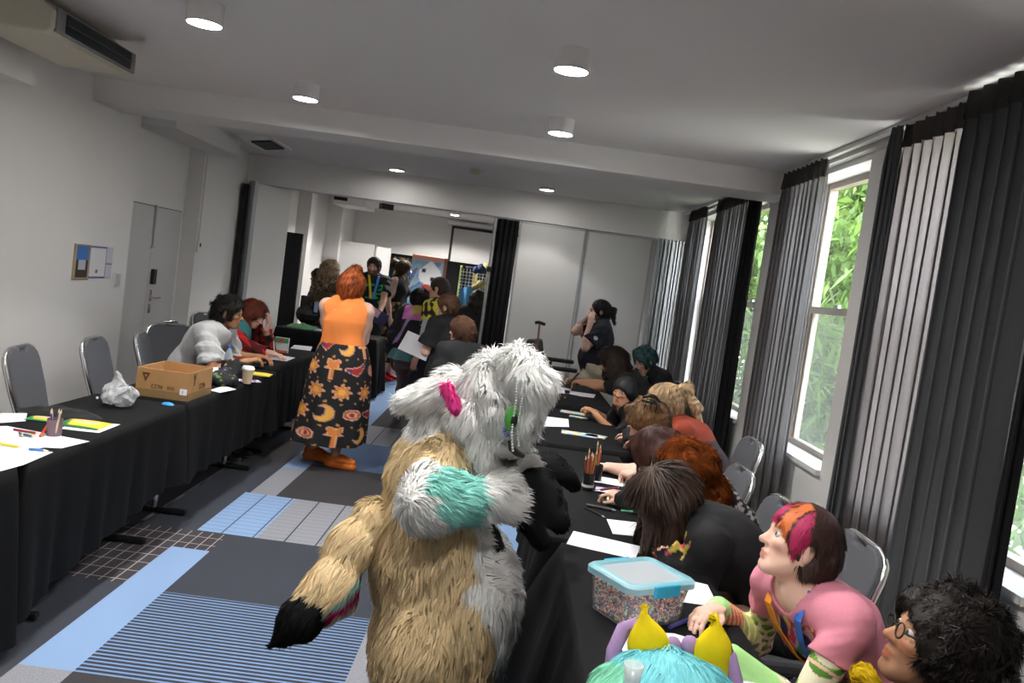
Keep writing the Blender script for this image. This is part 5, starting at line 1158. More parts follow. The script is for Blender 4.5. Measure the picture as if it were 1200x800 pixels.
def pinkhair(P, J, hc):
    r = P-J['head']; f, l, u = r@J['Hf'], r@J['Hr'], r@J['Hu']; c = np.tile(A3(*srgb(62,40,34)), (len(P),1))
    fr = np.clip((f+.01)/.05, 0, 1)*(u > -.02); an = np.sin(l*70+f*25)
    mg = (fr > .3) & (an > .1); og = (fr > .3) & (an < -.35); c[mg] = srgb(190,40,96); c[og] = srgb(226,120,60); c[(f > .085) & (an > -.2)] = srgb(216,50,120); return c
H1 = (0.889, 2.280, 1.066)
J1 = person(dict(label='person in a pink shirt with green spotted sleeves and magenta fringe', head=H1, yaw=202, hyaw=178, hpitch=12, hroll=6, pose='sit', hipz=.56, h=1.62, res=.0055, skin=PALE, fem=.5, g=.88, sw=.96, twist=0,
  hands={'R':(0.694, 2.105, 0.790), 'L':(0.747, 2.454, 0.790)}, pole={'R':(.5,-.1,-1),'L':(.3,.5,-.9)}, curl={'R':.7,'L':.7}, palm={'R':(0,.4,-1),'L':(0,-.3,-1)}, hdir={'R':(-.75,.65,-.05),'L':(-.7,-.65,0)},
  hair=dict(kind='short', col=srgb(62,40,34), t=.012, n=9000, bl=.045, bw=.003, cf=pinkhair, nape=-.11, mess=.12, lift=.08, face=(.13,0,-.05,.1,.09,.112), fringe=.7, extra=[((-.07,0,-.03),(-.06,0,-.11),.055,.045)]),
  top=dict(col=pinkshirt, sleeve=.42, hem=-.04, loose=.006, d=.01, name='pink_t_shirt', res=.0055), sleeves=(dotsleeve,), bottom=dict(kind='trousers', col=srgb(60,40,70)), shoes=(.03,.03,.03), iris=(.06,.05,.04), gaze=(0,0,.25)))
# 2 person in black jumper, hair hanging ---------------------------------------
def lb(P, J, hc): return np.tile(hc, (len(P),1))*(1+.35*wob(P, .03, 4)[:, :1])
person(dict(label='person in a black jumper bent low with long dark brown hair hanging over the face', head=(0.667, 3.100, 0.948), yaw=176, hyaw=182, hpitch=-48, pose='sit', h=1.66, res=.008, skin=FAIR, fem=.5, g=1.08, eyes=0,
  hands={'R':(0.681, 2.972, 0.785), 'L':(0.638, 3.668, 0.785)}, curl={'L':1.0,'R':1.1}, hdir={'R':(-.55,.8,-.1)}, pole={'R':(.9,-.25,-.6),'L':(.3,.8,-.4)}, hair=dict(kind='long', col=srgb(58,40,30), t=.016, n=14000, bl=.11, bw=.004, len=.2, wrap=150, lr=.026, grav=1.2, back=0, cf=lb, face=(.15,0,-.07,.06,.06,.09), ears=0, mess=.12, lift=.08),
  top=dict(col=lambda V, J: np.where(((np.linalg.norm(V-J['arms']['L'][2], axis=1) < .12) & (wob(V,.05,2)[:,0] > .1))[:,None], np.where((wob(V,.04,5)[:,1] > 0)[:,None], A3(*srgb(206,186,90)), A3(*srgb(200,80,110))), A3(*BLK)), sleeve=2, loose=.02, d=.018, hem=-.08, name='black_jumper'), bottom=dict(kind='trousers', col=BLK), shoes=(.03,.03,.03)))
# 3 russet fluffy collar person ------------------------------------------------
H3 = (0.749, 3.750, 0.995)
person(dict(label='person writing with bare forearm, dark red brown hair under the fluffy russet collar', head=H3, yaw=172, hyaw=178, hpitch=-45, pose='sit', h=1.66, res=.007, skin=PALE, fem=.5, g=1.1, eyes=0,
  hands={'R':(0.664, 4.240, 0.785), 'L':(0.638, 4.324, 0.785)}, pole={'R':(.2,-.7,-.6),'L':(.2,.6,-.6)}, curl={'R':1.0,'L':.9}, hair=dict(kind='bob', col=srgb(70,34,24), t=.018, n=9000, bl=.07, len=.13, wrap=130, lr=.036, grav=.9, cf=lb, face=(.14,0,-.06,.07,.07,.09), ears=0, mess=.1, lift=.08),
  top=dict(col=lambda V, J: np.where((wob(V,.03,2)[:,0] > .3)[:,None], A3(*srgb(190,180,180)), A3(*srgb(30,24,28))), sleeve=.8, hem=-.06, name='patterned_shirt'), bottom=dict(kind='trousers', col=BLK), shoes=(.03,.03,.03)))
c3 = A3(*(0.896, 3.560, 1.021)); v = vol_of([('e', c3+A3(-.03,0,-.01), np.eye(3), (.12,.13,.085), .05), ('c', c3+A3(-.08,.0,.02), c3+A3(.075,-.03,-.12), .07, .075, .05)], .012); FV_, FQ_ = v.mesh()
t = thing('fluffy_collar', 'fluffy russet fur collar draped over the shoulders behind dark red brown hair', 'fur collar', tuple(c3))
rus = lambda P: np.tile(A3(*srgb(150,78,34)), (len(P),1))*(1+.35*wob(P,.05,3)[:, :1])
furmesh('fur_pile', FUR, t, FV_, FQ_, rus, 22000, base=.6, L=.04, w=.003, comb=(.4,-.1,-.8), lift=.5, seed=6, mess=.5)
# 4 claw clip person -----------------------------------------------------------
def blo(P, J, hc): return np.tile(hc, (len(P),1))*(1+.6*np.clip(wob(P, .025, 4)[:, :1],-1,1.2))
J4 = person(dict(label='person with light brown hair tied up in a dark claw clip', head=(0.822, 4.500, 1.024), yaw=174, hyaw=176, hpitch=-35, pose='sit', h=1.68, res=.008, skin=FAIR, fem=.5, eyes=0,
  hands={'R':(0.775, 5.214, 0.785), 'L':(0.791, 5.436, 0.785)}, hair=dict(kind='bun', col=srgb(126,92,58), t=.022, n=9000, bl=.05, cf=blo, ears=0, nape=-.1, extra=[((.03,-.02,.1),(.05,-.03,.125),.028,.022)], mess=.16, lift=.12),
  top=dict(col=BLK, sleeve=2, loose=.025, d=.018, name='black_jacket'), bottom=dict(kind='trousers', col=BLK), shoes=(.03,.03,.03)))
h4, f4, r4, u4 = J4['head'], J4['Hf'], J4['Hr'], J4['Hu']; m = MB(); cc = h4-r4*.05+u4*.085-f4*.055; cn = nz(cc-h4-u4*.02); ca_ = nz(np.cross(cn, r4)); cb = np.cross(cn, ca_)
for s_ in (-1,1):
    m.tube([cc+cn*(.03+.018*math.sin(math.pi*q))+ca_*(q-.5)*.1+cb*s_*(.012+.016*math.sin(math.pi*q)) for q in np.linspace(0,1,9)], [.004,.007,.009,.01,.01,.01,.009,.007,.004], 8)
    for q in (-.03,0,.03): m.tube([cc+cn*.045+ca_*q+cb*s_*.026, cc+cn*.025+ca_*q+cb*s_*.045, cc+cn*.0+ca_*q+cb*s_*.05], [.005,.004,.002], 6)
t_ = m.build('claw_clip', mat('tortoise_dark', (.02,.015,.01), .25), J4['root'], smooth=True)
# 5 blonde ponytail ------------------------------------------------------------
person(dict(label='person with streaked blonde hair in a high ponytail seated by the curtains', head=(1.039, 5.200, 1.061), yaw=176, hyaw=178, hpitch=-20, pose='sit', h=1.68, res=.009, skin=FAIR, fem=.6, eyes=0,
  hands={'R':(0.976, 5.842, 0.785),'L':(0.979, 5.952, 0.785)}, hair=dict(kind='pony', col=srgb(190,160,122), t=.016, n=8000, bl=.06, cf=blo, ears=0, nape=-.1, extra=[((-.1,0,.07),(-.15,-.01,.07),.022,.026),((-.15,-.01,.07),(-.185,-.03,-.05),.028,.03,.03),((-.185,-.03,-.05),(-.2,-.04,-.3),.03,.014,.03)], mess=.1, lift=.08),
  top=dict(col=lambda V, J: np.where((V[:,2] > J['nb'][2]-.06)[:,None], A3(*srgb(150,60,40)), A3(*srgb(70,60,62))), sleeve=1.8, name='brown_top'), bottom=dict(kind='trousers', col=BLK), shoes=(.03,.03,.03)))
# 6 boy ------------------------------------------------------------------------
person(dict(label='boy with a black fringe in a black tee leaning on the table', head=(0.897, 6.000, 1.006), yaw=196, hyaw=234, hpitch=-6, hroll=-6, pose='sit', h=1.5, res=.006, skin=TAN, g=.92,
  hands={'R':(0.740, 6.068, 0.790),'L':(0.750, 6.238, 0.790)}, curl={'R':.9,'L':.9}, pole={'R':(.6,-.2,-.5),'L':(.2,.7,-.5)}, hair=dict(kind='short', col=(.008,.007,.007), t=.018, n=7000, bl=.045, nape=-.045, face=(.13,0,-.06,.1,.088,.112), mess=.1, ears=0, lift=.08, fringe=.5, wav=.15),
  top=dict(col=BLK, sleeve=.75, loose=.02, name='black_t_shirt'), bottom=dict(kind='shorts', col=BLK), shoes=(.03,.03,.03)))
# 7 phone person ---------------------------------------------------------------
person(dict(label='person with shoulder length dark hair in a black tee holding a phone over the table', head=(0.974, 7.500, 1.094), yaw=182, hyaw=180, hpitch=-30, pose='sit', h=1.76, res=.007, skin=TAN, g=1.1, eyes=0,
  hands={'R':(0.755, 7.750, 0.845),'L':(0.760, 7.900, 0.844)}, pole={'R':(.3,-.5,-.6),'L':(.2,.7,-.5)}, curl={'R':.8,'L':.8}, hair=dict(kind='long', col=srgb(50,34,26), t=.02, n=8000, bl=.09, len=.16, wrap=120, lr=.036, cf=lb, ears=0, mess=.15),
  top=dict(col=BLK, sleeve=.7, loose=.02, d=.02, name='black_t_shirt'), bottom=dict(kind='trousers', col=BLK), shoes=(.03,.03,.03)))
t = thing('phone', 'black mobile phone held above the farthest window row table', 'phone', (0.679, 7.850, 0.863)); pc = A3(*(0.679, 7.850, 0.863)); MB().box(pc, (.015,.075,.15), M=np.array([(math.cos(.6),0,-math.sin(.6)),(0,1,0),(math.sin(.6),0,math.cos(.6))])).build('phone_body', BLACKP, t, bevel=.004)
# 8 teal hair ------------------------------------------------------------------
J8 = person(dict(label='person with curly teal hair in a black top and green lanyard looking down', head=(1.365, 8.100, 1.107), yaw=205, hyaw=215, hpitch=-35, pose='sit', h=1.72, res=.008, skin=FAIR, g=1.05,
  hands={'R':(1.254, 7.900, 0.911),'L':(1.330, 8.050, 0.887)}, hair=dict(kind='curly', col=srgb(66,112,112), t=.018, n=6000, bl=.04, bw=.006, mess=.8, lift=.6, nape=-.06, cf=lb),
  top=dict(col=BLK, sleeve=1.6, loose=.02, d=.02, name='black_top'), bottom=dict(kind='trousers', col=BLK), shoes=(.03,.03,.03)))
def lanyard(J, colA, colB, label_part='lanyard', w=.011, ln=.3, gg=1.0):
    nb, F2, R2, D = J['nb'], J['F2'], J['R2'], J['D'][2]; k = J['k']; m = MB(); V = J['V']
    for s_, c in ((-1,colA),(1,colB)):
        pts = []
        for q in np.linspace(0, 1, 18):
            base = nb+R2*s_*(.065*(1-q)+.012*q)*k+D*(.015-ln*q)*k
            pts.append(base+F2*(np.interp(q, [0,.2,.55,1], [.06,.1,.13,.135])+.02)*k*gg)
        pts = [pts[0]-F2*.08+D*.03]+pts
        m.col(srgb(*c)); P = np.array(pts); n = len(P); VV = []
        for p in P: VV += [p-R2*w, p+R2*w, p+R2*w+F2*.003, p-R2*w+F2*.003]
        F = [(4*i+a, 4*i+(a+1) % 4, 4*i+4+(a+1) % 4, 4*i+4+a) for i in range(n-1) for a in range(4)]; m.add(VV, F)
    m.build('lanyard', FAB, J['root'])
lanyard(J1, (60,110,200), (236,150,40), w=.013, ln=.34, gg=.98)
lanyard(J8, (70,200,110), (70,200,110), gg=1.1)
# 9 navy polo man --------------------------------------------------------------
person(dict(label='man in a navy polo with a dark ponytail standing with a hand over his face', head=(0.992, 9.300, 1.506), yaw=180, hyaw=180, hpitch=-10, h=1.72, res=.008, skin=PALE, g=1.25, belly=1.1, lean=2,
  hands={'R':(0.883, 9.120, 1.336),'L':(0.901, 9.360, 1.434)}, hdir={'L':(-.05,0,1)}, palm={'L':(1,0,0),'R':(0,1,0)}, pole={'R':(.5,-.2,-1),'L':(-.7,.2,-.8)}, hair=dict(kind='pony', col=(.012,.01,.01), t=.014, n=5000, bl=.05, ears=1, nape=-.08, extra=[((-.1,0,.02),(-.14,0,0),.03,.035),((-.14,0,0),(-.15,0,-.12),.035,.02)]),
  glasses=1, beard=.6, top=dict(col=lambda V, J: np.where((np.linalg.norm(V-(J['arms']['L'][0]*.5+J['arms']['L'][1]*.5)-A3(0,-.07,0), axis=1) < .035)[:,None], A3(.6,.6,.65), A3(*NVY)), sleeve=.75, loose=.025, d=.02, hem=-.1, name='navy_polo'), bottom=dict(kind='trousers', col=srgb(176,166,146), d=.03, loose=.03), shoes=(.05,.05,.05)))
# 10 curly dark hair at lower right --------------------------------------------
person(dict(label='man with big curly dark hair and glasses in profile at the lower right corner', head=(1.068, 1.840, 0.992), yaw=165, hyaw=172, hpitch=16, pose='sit', hipz=.46, h=1.74, res=.0065, skin=TAN, g=1.05, beard=.45,
  hair=dict(kind='curly', col=srgb(30,22,19), t=.034, n=24000, bl=.034, bw=.0022, mess=.9, lift=.55, nape=-.14, ears=0, wav=.6, cf=lb, face=(.125,0,-.05,.1,.1,.115), extra=[((-.07,0,.02),(-.1,0,-.06),.085,.075),((-.04,.03,.06),(-.04,-.03,.06),.075,.075)]),
  glasses=1, top=dict(col=BLK, sleeve=1.8, name='black_top'), bottom=dict(kind='trousers', col=BLK), shoes=(.03,.03,.03), hands={'R':(.95,1.45,.76),'L':(.92,1.95,.76)}))
t = thing('fluffy_toy', 'yellow fluffy tail tip showing between the pink shirt and the curly haired man', 'fur prop', (0.963, 1.900, 0.881)); yc = A3(*(0.980, 1.930, 0.858)); v = vol_of([('c', yc+A3(-.02,0,.0), yc+A3(.05,.0,-.1), .03, .045, .02)], .008); a0, b0_ = v.mesh(); yl = lambda P: np.tile(A3(*srgb(236,204,40)), (len(P),1)); furmesh('fur_pile', FUR, t, a0, b0_, yl, 4000, L=.022, w=.003, comb=(-.3,0,.6), lift=.5)
# 11 man in pale tee -----------------------------------------------------------
person(dict(label='man in a pale grey tee with tousled black hair leaning over a table', head=(-2.189, 6.500, 1.151), yaw=-4, hyaw=-2, hpitch=-8, pose='sit', h=1.76, res=.007, skin=BRN, g=1.0, beard=.35,
  hands={'R':(-2.0,6.42,.79),'L':(-2.02,6.8,.79)}, pole={'R':(-.2,-.6,-.7),'L':(-.2,.6,-.6)}, curl={'R':.8,'L':.8}, hair=dict(kind='short', col=(.008,.007,.007), t=.018, n=7000, bl=.045, mess=.5, lift=.4, nape=-.07, ears=1, fringe=.5, face=(.12,0,-.055,.11,.095,.118)), glasses=1,
  top=dict(col=srgb(196,198,200), sleeve=.8, loose=.03, d=.02, fold=.008, hem=-.1, name='pale_t_shirt'), bottom=dict(kind='trousers', col=BLK), shoes=(.03,.03,.03)))
# 12 red hair plaid ------------------------------------------------------------
def plaid(V, J):
    a = (np.floor(V[:,2]/.055+V[:,0]/.11) % 2); b = (np.floor((V[:,0]*.7+V[:,1]*.7)/.06) % 2); c = np.where(((a+b) == 1)[:,None], A3(*srgb(96,20,24)), np.where((a*b == 1)[:,None], A3(*srgb(196,36,40)), A3(.012,.01,.01))); return c
person(dict(label='person with long auburn hair in a red and black check shirt', head=(-2.301, 7.500, 1.085), yaw=-12, hyaw=-14, hpitch=-30, pose='sit', h=1.66, res=.007, skin=PALE, fem=.6,
  hands={'R':(-2.017, 7.184, 0.790),'L':(-2.177, 7.500, 0.961)}, pole={'R':(-.2,-.5,-.8),'L':(.3,.4,-.9)}, hdir={'L':(.3,0,.9)}, palm={'L':(-1,-.3,.3)}, curl={'R':.9,'L':.8}, hair=dict(kind='long', col=srgb(122,52,30), t=.018, n=9000, bl=.09, len=.24, wrap=105, lr=.04, cf=lb, ears=0, mess=.1),
  top=dict(col=plaid, sleeve=1.75, loose=.025, d=.018, name='check_shirt'), bottom=dict(kind='trousers', col=BLK), shoes=(.03,.03,.03)))
t = thing('teal_bag', 'teal rounded bag behind the person in the check shirt', 'bag', (-2.386, 7.400, 0.892)); MB().ball((-2.378, 7.400, 0.893), (.1,.12,.16), 16).build('bag_body', mat('teal_fabric', srgb(60,128,134), .8), t, smooth=True); MB().tube([A3(*(-2.378, 7.400, 0.893))+A3(0,-.08,.13), A3(*(-2.378, 7.400, 0.893))+A3(0,0,.22), A3(*(-2.378, 7.400, 0.893))+A3(0,.08,.13)], .01).build('bag_handle', mat('teal_fabric', srgb(60,128,134), .8), t)
# 13 orange top ----------------------------------------------------------------
def motif(P, uv):
    n = len(P); c = np.tile(A3(.008,.008,.011), (n,1)); W_, H_ = 1.55, .92
    x = uv[:,0]*W_; y = (1-uv[:,1])*H_; gx, gy = .205, .2; row = np.floor(y/gy); xx = x+gx*.5*(row % 2); ci = np.floor(xx/gx); u = (xx/gx-ci-.5)*2; v = (y/gy-row-.5)*2
    kd = ((ci*3+row*5+ci*row) % 5).astype(int); r = np.hypot(u, v); an = np.arctan2(v, u)
    cream = A3(*srgb(214,160,128)); org = A3(*srgb(206,124,58)); yel = A3(*srgb(230,170,70)); red = A3(*srgb(150,40,44)); pur = A3(*srgb(84,44,90))
    def put(m, col): c[m] = col
    k0 = kd == 0; s = .5+.16*np.cos(8*an); put(k0 & (r < s+.14), cream); put(k0 & (r < s), org); put(k0 & (r < .3), yel)
    k1 = kd == 1; m1 = (r < .68) & (np.hypot(u-.32, v-.12) > .52); m1b = (r < .78) & (np.hypot(u-.36, v-.14) > .44); put(k1 & m1b, cream*.8); put(k1 & m1, yel)
    k2 = kd == 2; e = (u/.72)**2+(v/.5)**2; put(k2 & (e < 1), cream); put(k2 & (e < .62), red); put(k2 & (e < .36), cream); put(k2 & (r < .2), red)
    k3 = kd == 3; bir = (np.abs(v+.1-.5*np.abs(u)+.35*u) < .32*(1-np.abs(u)*.75)) & (np.abs(u) < .95); bi2 = (np.abs(v+.1-.5*np.abs(u)+.35*u) < .42*(1-np.abs(u)*.7)) & (np.abs(u) < 1); put(k3 & bi2, cream); put(k3 & bir, pur); put(k3 & bir & (np.abs(u) < .45), red)
    k4 = kd == 4; tr = (np.abs(u) < .12) & (v < .3) & (v > -.85); cr = (np.hypot(u, v-.3) < .5+.15*np.cos(6*an)) & (v > .1+.0*u); put(k4 & ((np.abs(u) < .2) & (v < .3) & (v > -.92) | (np.hypot(u, v-.3) < .62+.15*np.cos(6*an)) & (v > .02)), cream); put(k4 & (tr | cr), org)
    sm = (np.hypot(np.abs(u)-1, np.abs(v)-1) < .2); put(sm & ((ci+row) % 2 == 0), yel*.6)
    return c
person(dict(label='person with ginger hair in an orange sleeveless top and long printed skirt', head=(-1.304, 6.750, 1.474), yaw=96, hyaw=70, hpitch=-16, h=1.66, res=.008, skin=PALE, fem=1, g=1.28, lean=2, eyes=0, side=-2,
  feet={'R':(-1.26,6.66,.12),'L':(-1.48,6.82,.12)}, footyaw=-10, hands={'L':(-1.462, 7.060, 1.010),'R':(-1.237, 7.080, 1.061)}, pole={'L':(0,-.25,-1),'R':(.1,-.25,-1)}, hair=dict(kind='bun', col=srgb(176,88,38), t=.026, n=11000, bl=.06, ears=0, nape=-.1, cf=blo, extra=[((-.05,0,.1),(-.02,0,.14),.05,.04),((-.09,0,-.0),(-.08,0,-.07),.06,.04)], mess=.2, lift=.15),
  top=dict(col=lambda V, J: np.tile(A3(*srgb(240,140,70)), (len(V),1)), sleeve=0, strap=1, hem=.1, fold=.007, name='orange_top', nr=.075), bottom=dict(kind='skirt', hem=.21, waist=.2, r=.3, col=motif, nv=110, wave=.05, swing=(-.05,0,0)), shoes=srgb(214,110,30), sole=srgb(206,104,30), platform=.035))
# 14 blonde in brown floral ----------------------------------------------------
flor = lambda V, J: np.where((wob(V,.05,2)[:,0] > .7)[:,None], A3(*srgb(150,130,110)), np.where((wob(V,.06,6)[:,1] > .6)[:,None], A3(*srgb(40,34,28)), A3(*srgb(84,72,54))))
person(dict(label='person with ash blonde hair in a brown patterned top, back turned', head=(-2.543, 11.500, 1.523), yaw=60, hyaw=50, hpitch=-10, h=1.68, res=.011, skin=FAIR, fem=1, g=1.1, eyes=0, hair=dict(kind='long', col=srgb(168,144,110), t=.026, n=5000, bl=.08, bw=.006, len=.14, lr=.045, cf=blo, ears=0),
  top=dict(col=flor, sleeve=1.5, loose=.03, d=.02, name='brown_patterned_top'), bottom=dict(kind='trousers', col=flor), shoes=(.03,.03,.03)))
person(dict(label='person with short black hair mostly hidden behind the ash blonde visitor', head=(-2.858, 12.100, 1.364), yaw=200, h=1.6, res=.014, skin=TAN, eyes=0, hair=dict(kind='short', col=(.01,.009,.008), t=.03, n=2500, bw=.006, mess=.5, lift=.5), top=dict(col=BLK, sleeve=.7, name='black_t_shirt'), bottom=dict(kind='trousers', col=BLK), shoes=(.03,.03,.03)))
# 15 bearded man facing ---------------------------------------------------------
def greenprint(V, J):
    r = V-J['ch']; f, l, u = r@J['F2'], r@J['R2'], r@J['D'][2]; c = np.tile(A3(*BLK), (len(V),1)); m = (f > 0) & (np.abs(l) < .13) & (u < .08) & (u > -.2); q = wob(V, .07, 7)
    c[m & (q[:,0]+.5*q[:,1] > -.25)] = srgb(40,190,100); c[m & (np.hypot(l, u+.08) < .045)] = srgb(200,130,90); return c
J15 = person(dict(label='bearded man facing the camera in a black tee with green print', head=(-1.980, 11.600, 1.649), yaw=-75, hyaw=-95, hpitch=-12, h=1.78, res=.009, skin=FAIR, g=1.1, beard=.8, hands={'L':(-1.770, 11.300, 1.039)}, palm={'L':(0,0,-1)}, hair=dict(kind='short', col=srgb(52,34,28), t=.014, n=4000, bl=.035, bw=.005, nape=-.08),
  top=dict(col=greenprint, sleeve=.7, loose=.025, d=.018, name='black_printed_t_shirt', res=.009), bottom=dict(kind='trousers', col=BLK), shoes=(.03,.03,.03)))
lanyard(J15, (80,150,240), (230,210,60), w=.016, gg=1.08)
t = thing('leaflet_bundle', 'navy folder and pink leaflet held by the bearded man', 'folder', (-1.757, 11.200, 0.974)); lc = A3(*(-1.759, 11.200, 0.986)); MB().box(lc, (.24,.012,.17), M=np.array([(.9,0,-.4),(0,1,0),(.4,0,.9)])).build('folder_cover', mat('navy_card', srgb(40,42,84), .5), t); MB().box(lc+A3(-.05,-.012,.05), (.12,.006,.1), M=np.array([(.9,0,-.4),(0,1,0),(.4,0,.9)])).build('pink_leaflet', mat('pink_card', srgb(196,160,176), .6), t)
# 16 mask wearer ---------------------------------------------------------------
sk = lambda P, uv: np.where((wob(P,.06,5)[:,0] > .25)[:,None], np.where((wob(P,.05,8)[:,1] > 0)[:,None], A3(*srgb(176,140,100)), A3(*srgb(150,110,50))), A3(.014,.012,.012))
J16 = person(dict(label='person in a black sleeveless top, blue face mask and dark floral skirt with red shoes', head=(-1.630, 12.200, 1.671), yaw=-20, hyaw=10, hpitch=-8, h=1.76, res=.01, skin=PALE, fem=.8, g=1.0, hair=dict(kind='bun', col=srgb(92,72,54), t=.014, n=4000, bw=.006, nape=-.08, extra=[((-.1,0,.04),(-.15,0,.05),.05,.055)], ears=0, cf=blo),
  top=dict(col=BLK, sleeve=0, strap=1, hem=.0, name='black_sleeveless_top'), bottom=dict(kind='skirt', hem=.3, waist=.2, r=.34, col=sk, swing=(-.1,0,0)), shoes=srgb(196,30,44), sole=(.7,.7,.68)))
h, f_, r_, u_ = J16['head'], J16['Hf'], J16['Hr'], J16['Hu']; v = vol_of([('e', h+f_*.055-u_*.04, ROWS(f_,r_,u_), (.062,.072,.058), .01)], .009); a0, b0_ = v.mesh(); mkobj('face_mask', a0, b0_, FAB, J16['root'], col=A3(*srgb(150,196,230)), smooth=True)
# 17 hooded jacket -------------------------------------------------------------
def hoodcol(V, J):
    r = V-J['nb']; u = r@J['D'][2]; b = r@J['F2']; c = np.tile(A3(.016,.016,.022), (len(V),1)); l = r@J['R2']; c[(u > -.13) & (b < .02) & (np.abs(l) < .14) & (u < .2)] = srgb(206,120,190); c[(b < -.05) & (np.abs(l-.5*u-.02) < .02) & (u < -.1)] = srgb(170,140,190); c[(b < 0) & (u > -.06) & (np.abs(l) < .05)] = srgb(196,176,90); return c
J17 = person(dict(label='person in a black hooded jacket with pink lining and a teal skirt', head=(-0.994, 9.000, 1.357), yaw=75, hyaw=110, hpitch=-28, h=1.6, res=.009, skin=FAIR, fem=.7, g=1.12, lean=12, eyes=0, feet={'L':(-1.12,9.35,.085),'R':(-.88,9.3,.085)},
  skinf=lambda V, c, J: np.where((V[:,2] < .8)[:,None], A3(*srgb(136,104,94)), c), hair=dict(kind='short', col=srgb(30,24,22), t=.03, n=5000, bl=.06, bw=.006, nape=-.12, ears=0, mess=.3),
  top=dict(col=hoodcol, sleeve=1.85, loose=.03, d=.028, hem=-.05, name='hooded_jacket', neck=0), bottom=dict(kind='skirt', hem=.72, waist=.1, r=.24, col=lambda P, uv: np.tile(A3(*srgb(82,128,134)), (len(P),1))), shoes=(.02,.02,.02)))
# 18 man with cropped hair ------------------------------------------------------
yb = lambda V, J: np.where((wob(V,.09,3)[:,0] > 0)[:,None], A3(*srgb(206,190,50)), A3(.015,.015,.015))
person(dict(label='man with cropped dark hair and a yellow and black shirt behind the two black tees', head=(-0.773, 8.600, 1.521), yaw=150, hyaw=165, hpitch=-6, h=1.72, res=.01, skin=FAIR, hair=dict(kind='short', col=srgb(52,38,34), t=.008, n=4000, bl=.02, nape=-.08), top=dict(col=yb, sleeve=.7, loose=.02, name='yellow_black_shirt'), bottom=dict(kind='trousers', col=NVY), shoes=(.03,.03,.03)))
# 19 brown hair black tee holding paper ------------------------------------------
H19 = A3(*(-0.565, 7.350, 1.397))
J19 = person(dict(label='teenager with short brown hair and blue lanyard in a black tee holding a white sheet', head=tuple(H19), yaw=135, hyaw=165, hpitch=-14, h=1.53, res=.008, skin=PALE, g=1.12, hands={'L':(-0.659, 7.450, 1.047)}, curl={'L':.9}, palm={'L':(.4,.3,0)}, hair=dict(kind='short', col=srgb(104,72,50), t=.018, n=6000, bl=.04, nape=-.07, mess=.15),
  top=dict(col=lambda V, J: np.where((np.linalg.norm(V-J['nb']+J['D'][2]*.01, axis=1) < .085)[:,None], A3(*srgb(70,90,180)), A3(*BLK)), sleeve=.75, loose=.025, d=.02, name='black_t_shirt'), bottom=dict(kind='trousers', col=BLK), shoes=(.03,.03,.03)))
def free_sheet(pts, label, th=.0015):
    a, b, c, d = [A3(*p) for p in pts]; n_ = nz(np.cross(b-a, d-a))*th; V = [a,b,c,d,a+n_,b+n_,c+n_,d+n_]
    return tag(mkobj('paper_sheet', V, [(3,2,1,0),(4,5,6,7),(0,1,5,4),(1,2,6,5),(2,3,7,6),(3,0,4,7)], PAPER), label, 'paper')
free_sheet(((-0.986, 7.600, 0.943), (-0.931, 7.750, 1.109), (-0.658, 7.500, 1.059), (-0.690, 7.350, 0.888)), 'white sheet held low by the teenager with a blue lanyard')
t = thing('zine', 'small printed booklet held up beside the hooded jacket', 'booklet', (-0.774, 7.900, 1.139)); a, b, c, d = [A3(*q) for q in ((-0.848, 8.000, 1.048), (-0.830, 8.000, 1.234), (-0.721, 7.950, 1.201), (-0.739, 7.950, 1.083))]; MB().add([a,b,c,d,a+A3(0,.01,0),b+A3(0,.01,0),c+A3(0,.01,0),d+A3(0,.01,0)], [(3,2,1,0),(4,5,6,7),(0,1,5,4),(1,2,6,5),(2,3,7,6),(3,0,4,7)]).build('booklet_cover', mat('grey_print', srgb(160,166,170), .6, var=.5, scale=60), t)
# 20 kid -----------------------------------------------------------------------
person(dict(label='child with layered brown hair in a black tee standing nearest the white fur head', head=(-0.357, 6.300, 1.271), yaw=120, hyaw=160, hpitch=-8, h=1.42, res=.008, skin=PALE, g=.98, hair=dict(kind='short', col=srgb(104,70,50), t=.022, n=7000, bl=.06, nape=-.13, ears=0, mess=.3, extra=[((-.07,0,-.03),(-.07,0,-.12),.05,.035)]), top=dict(col=BLK, sleeve=.8, loose=.025, d=.018, name='black_t_shirt'), bottom=dict(kind='trousers', col=BLK), shoes=(.03,.03,.03)))
# 21 hidden by pole --------------------------------------------------------------
person(dict(label='person with long dark hair in black half hidden behind the silver pole', head=(-0.463, 11.200, 1.407), yaw=100, h=1.5, res=.014, skin=FAIR, eyes=0, hair=dict(kind='long', col=srgb(46,38,32), t=.03, n=2500, bw=.006, len=.22, lr=.045, ears=0), top=dict(col=BLK, sleeve=1.8, d=.025, name='black_top'), bottom=dict(kind='trousers', col=BLK), shoes=(.03,.03,.03)))
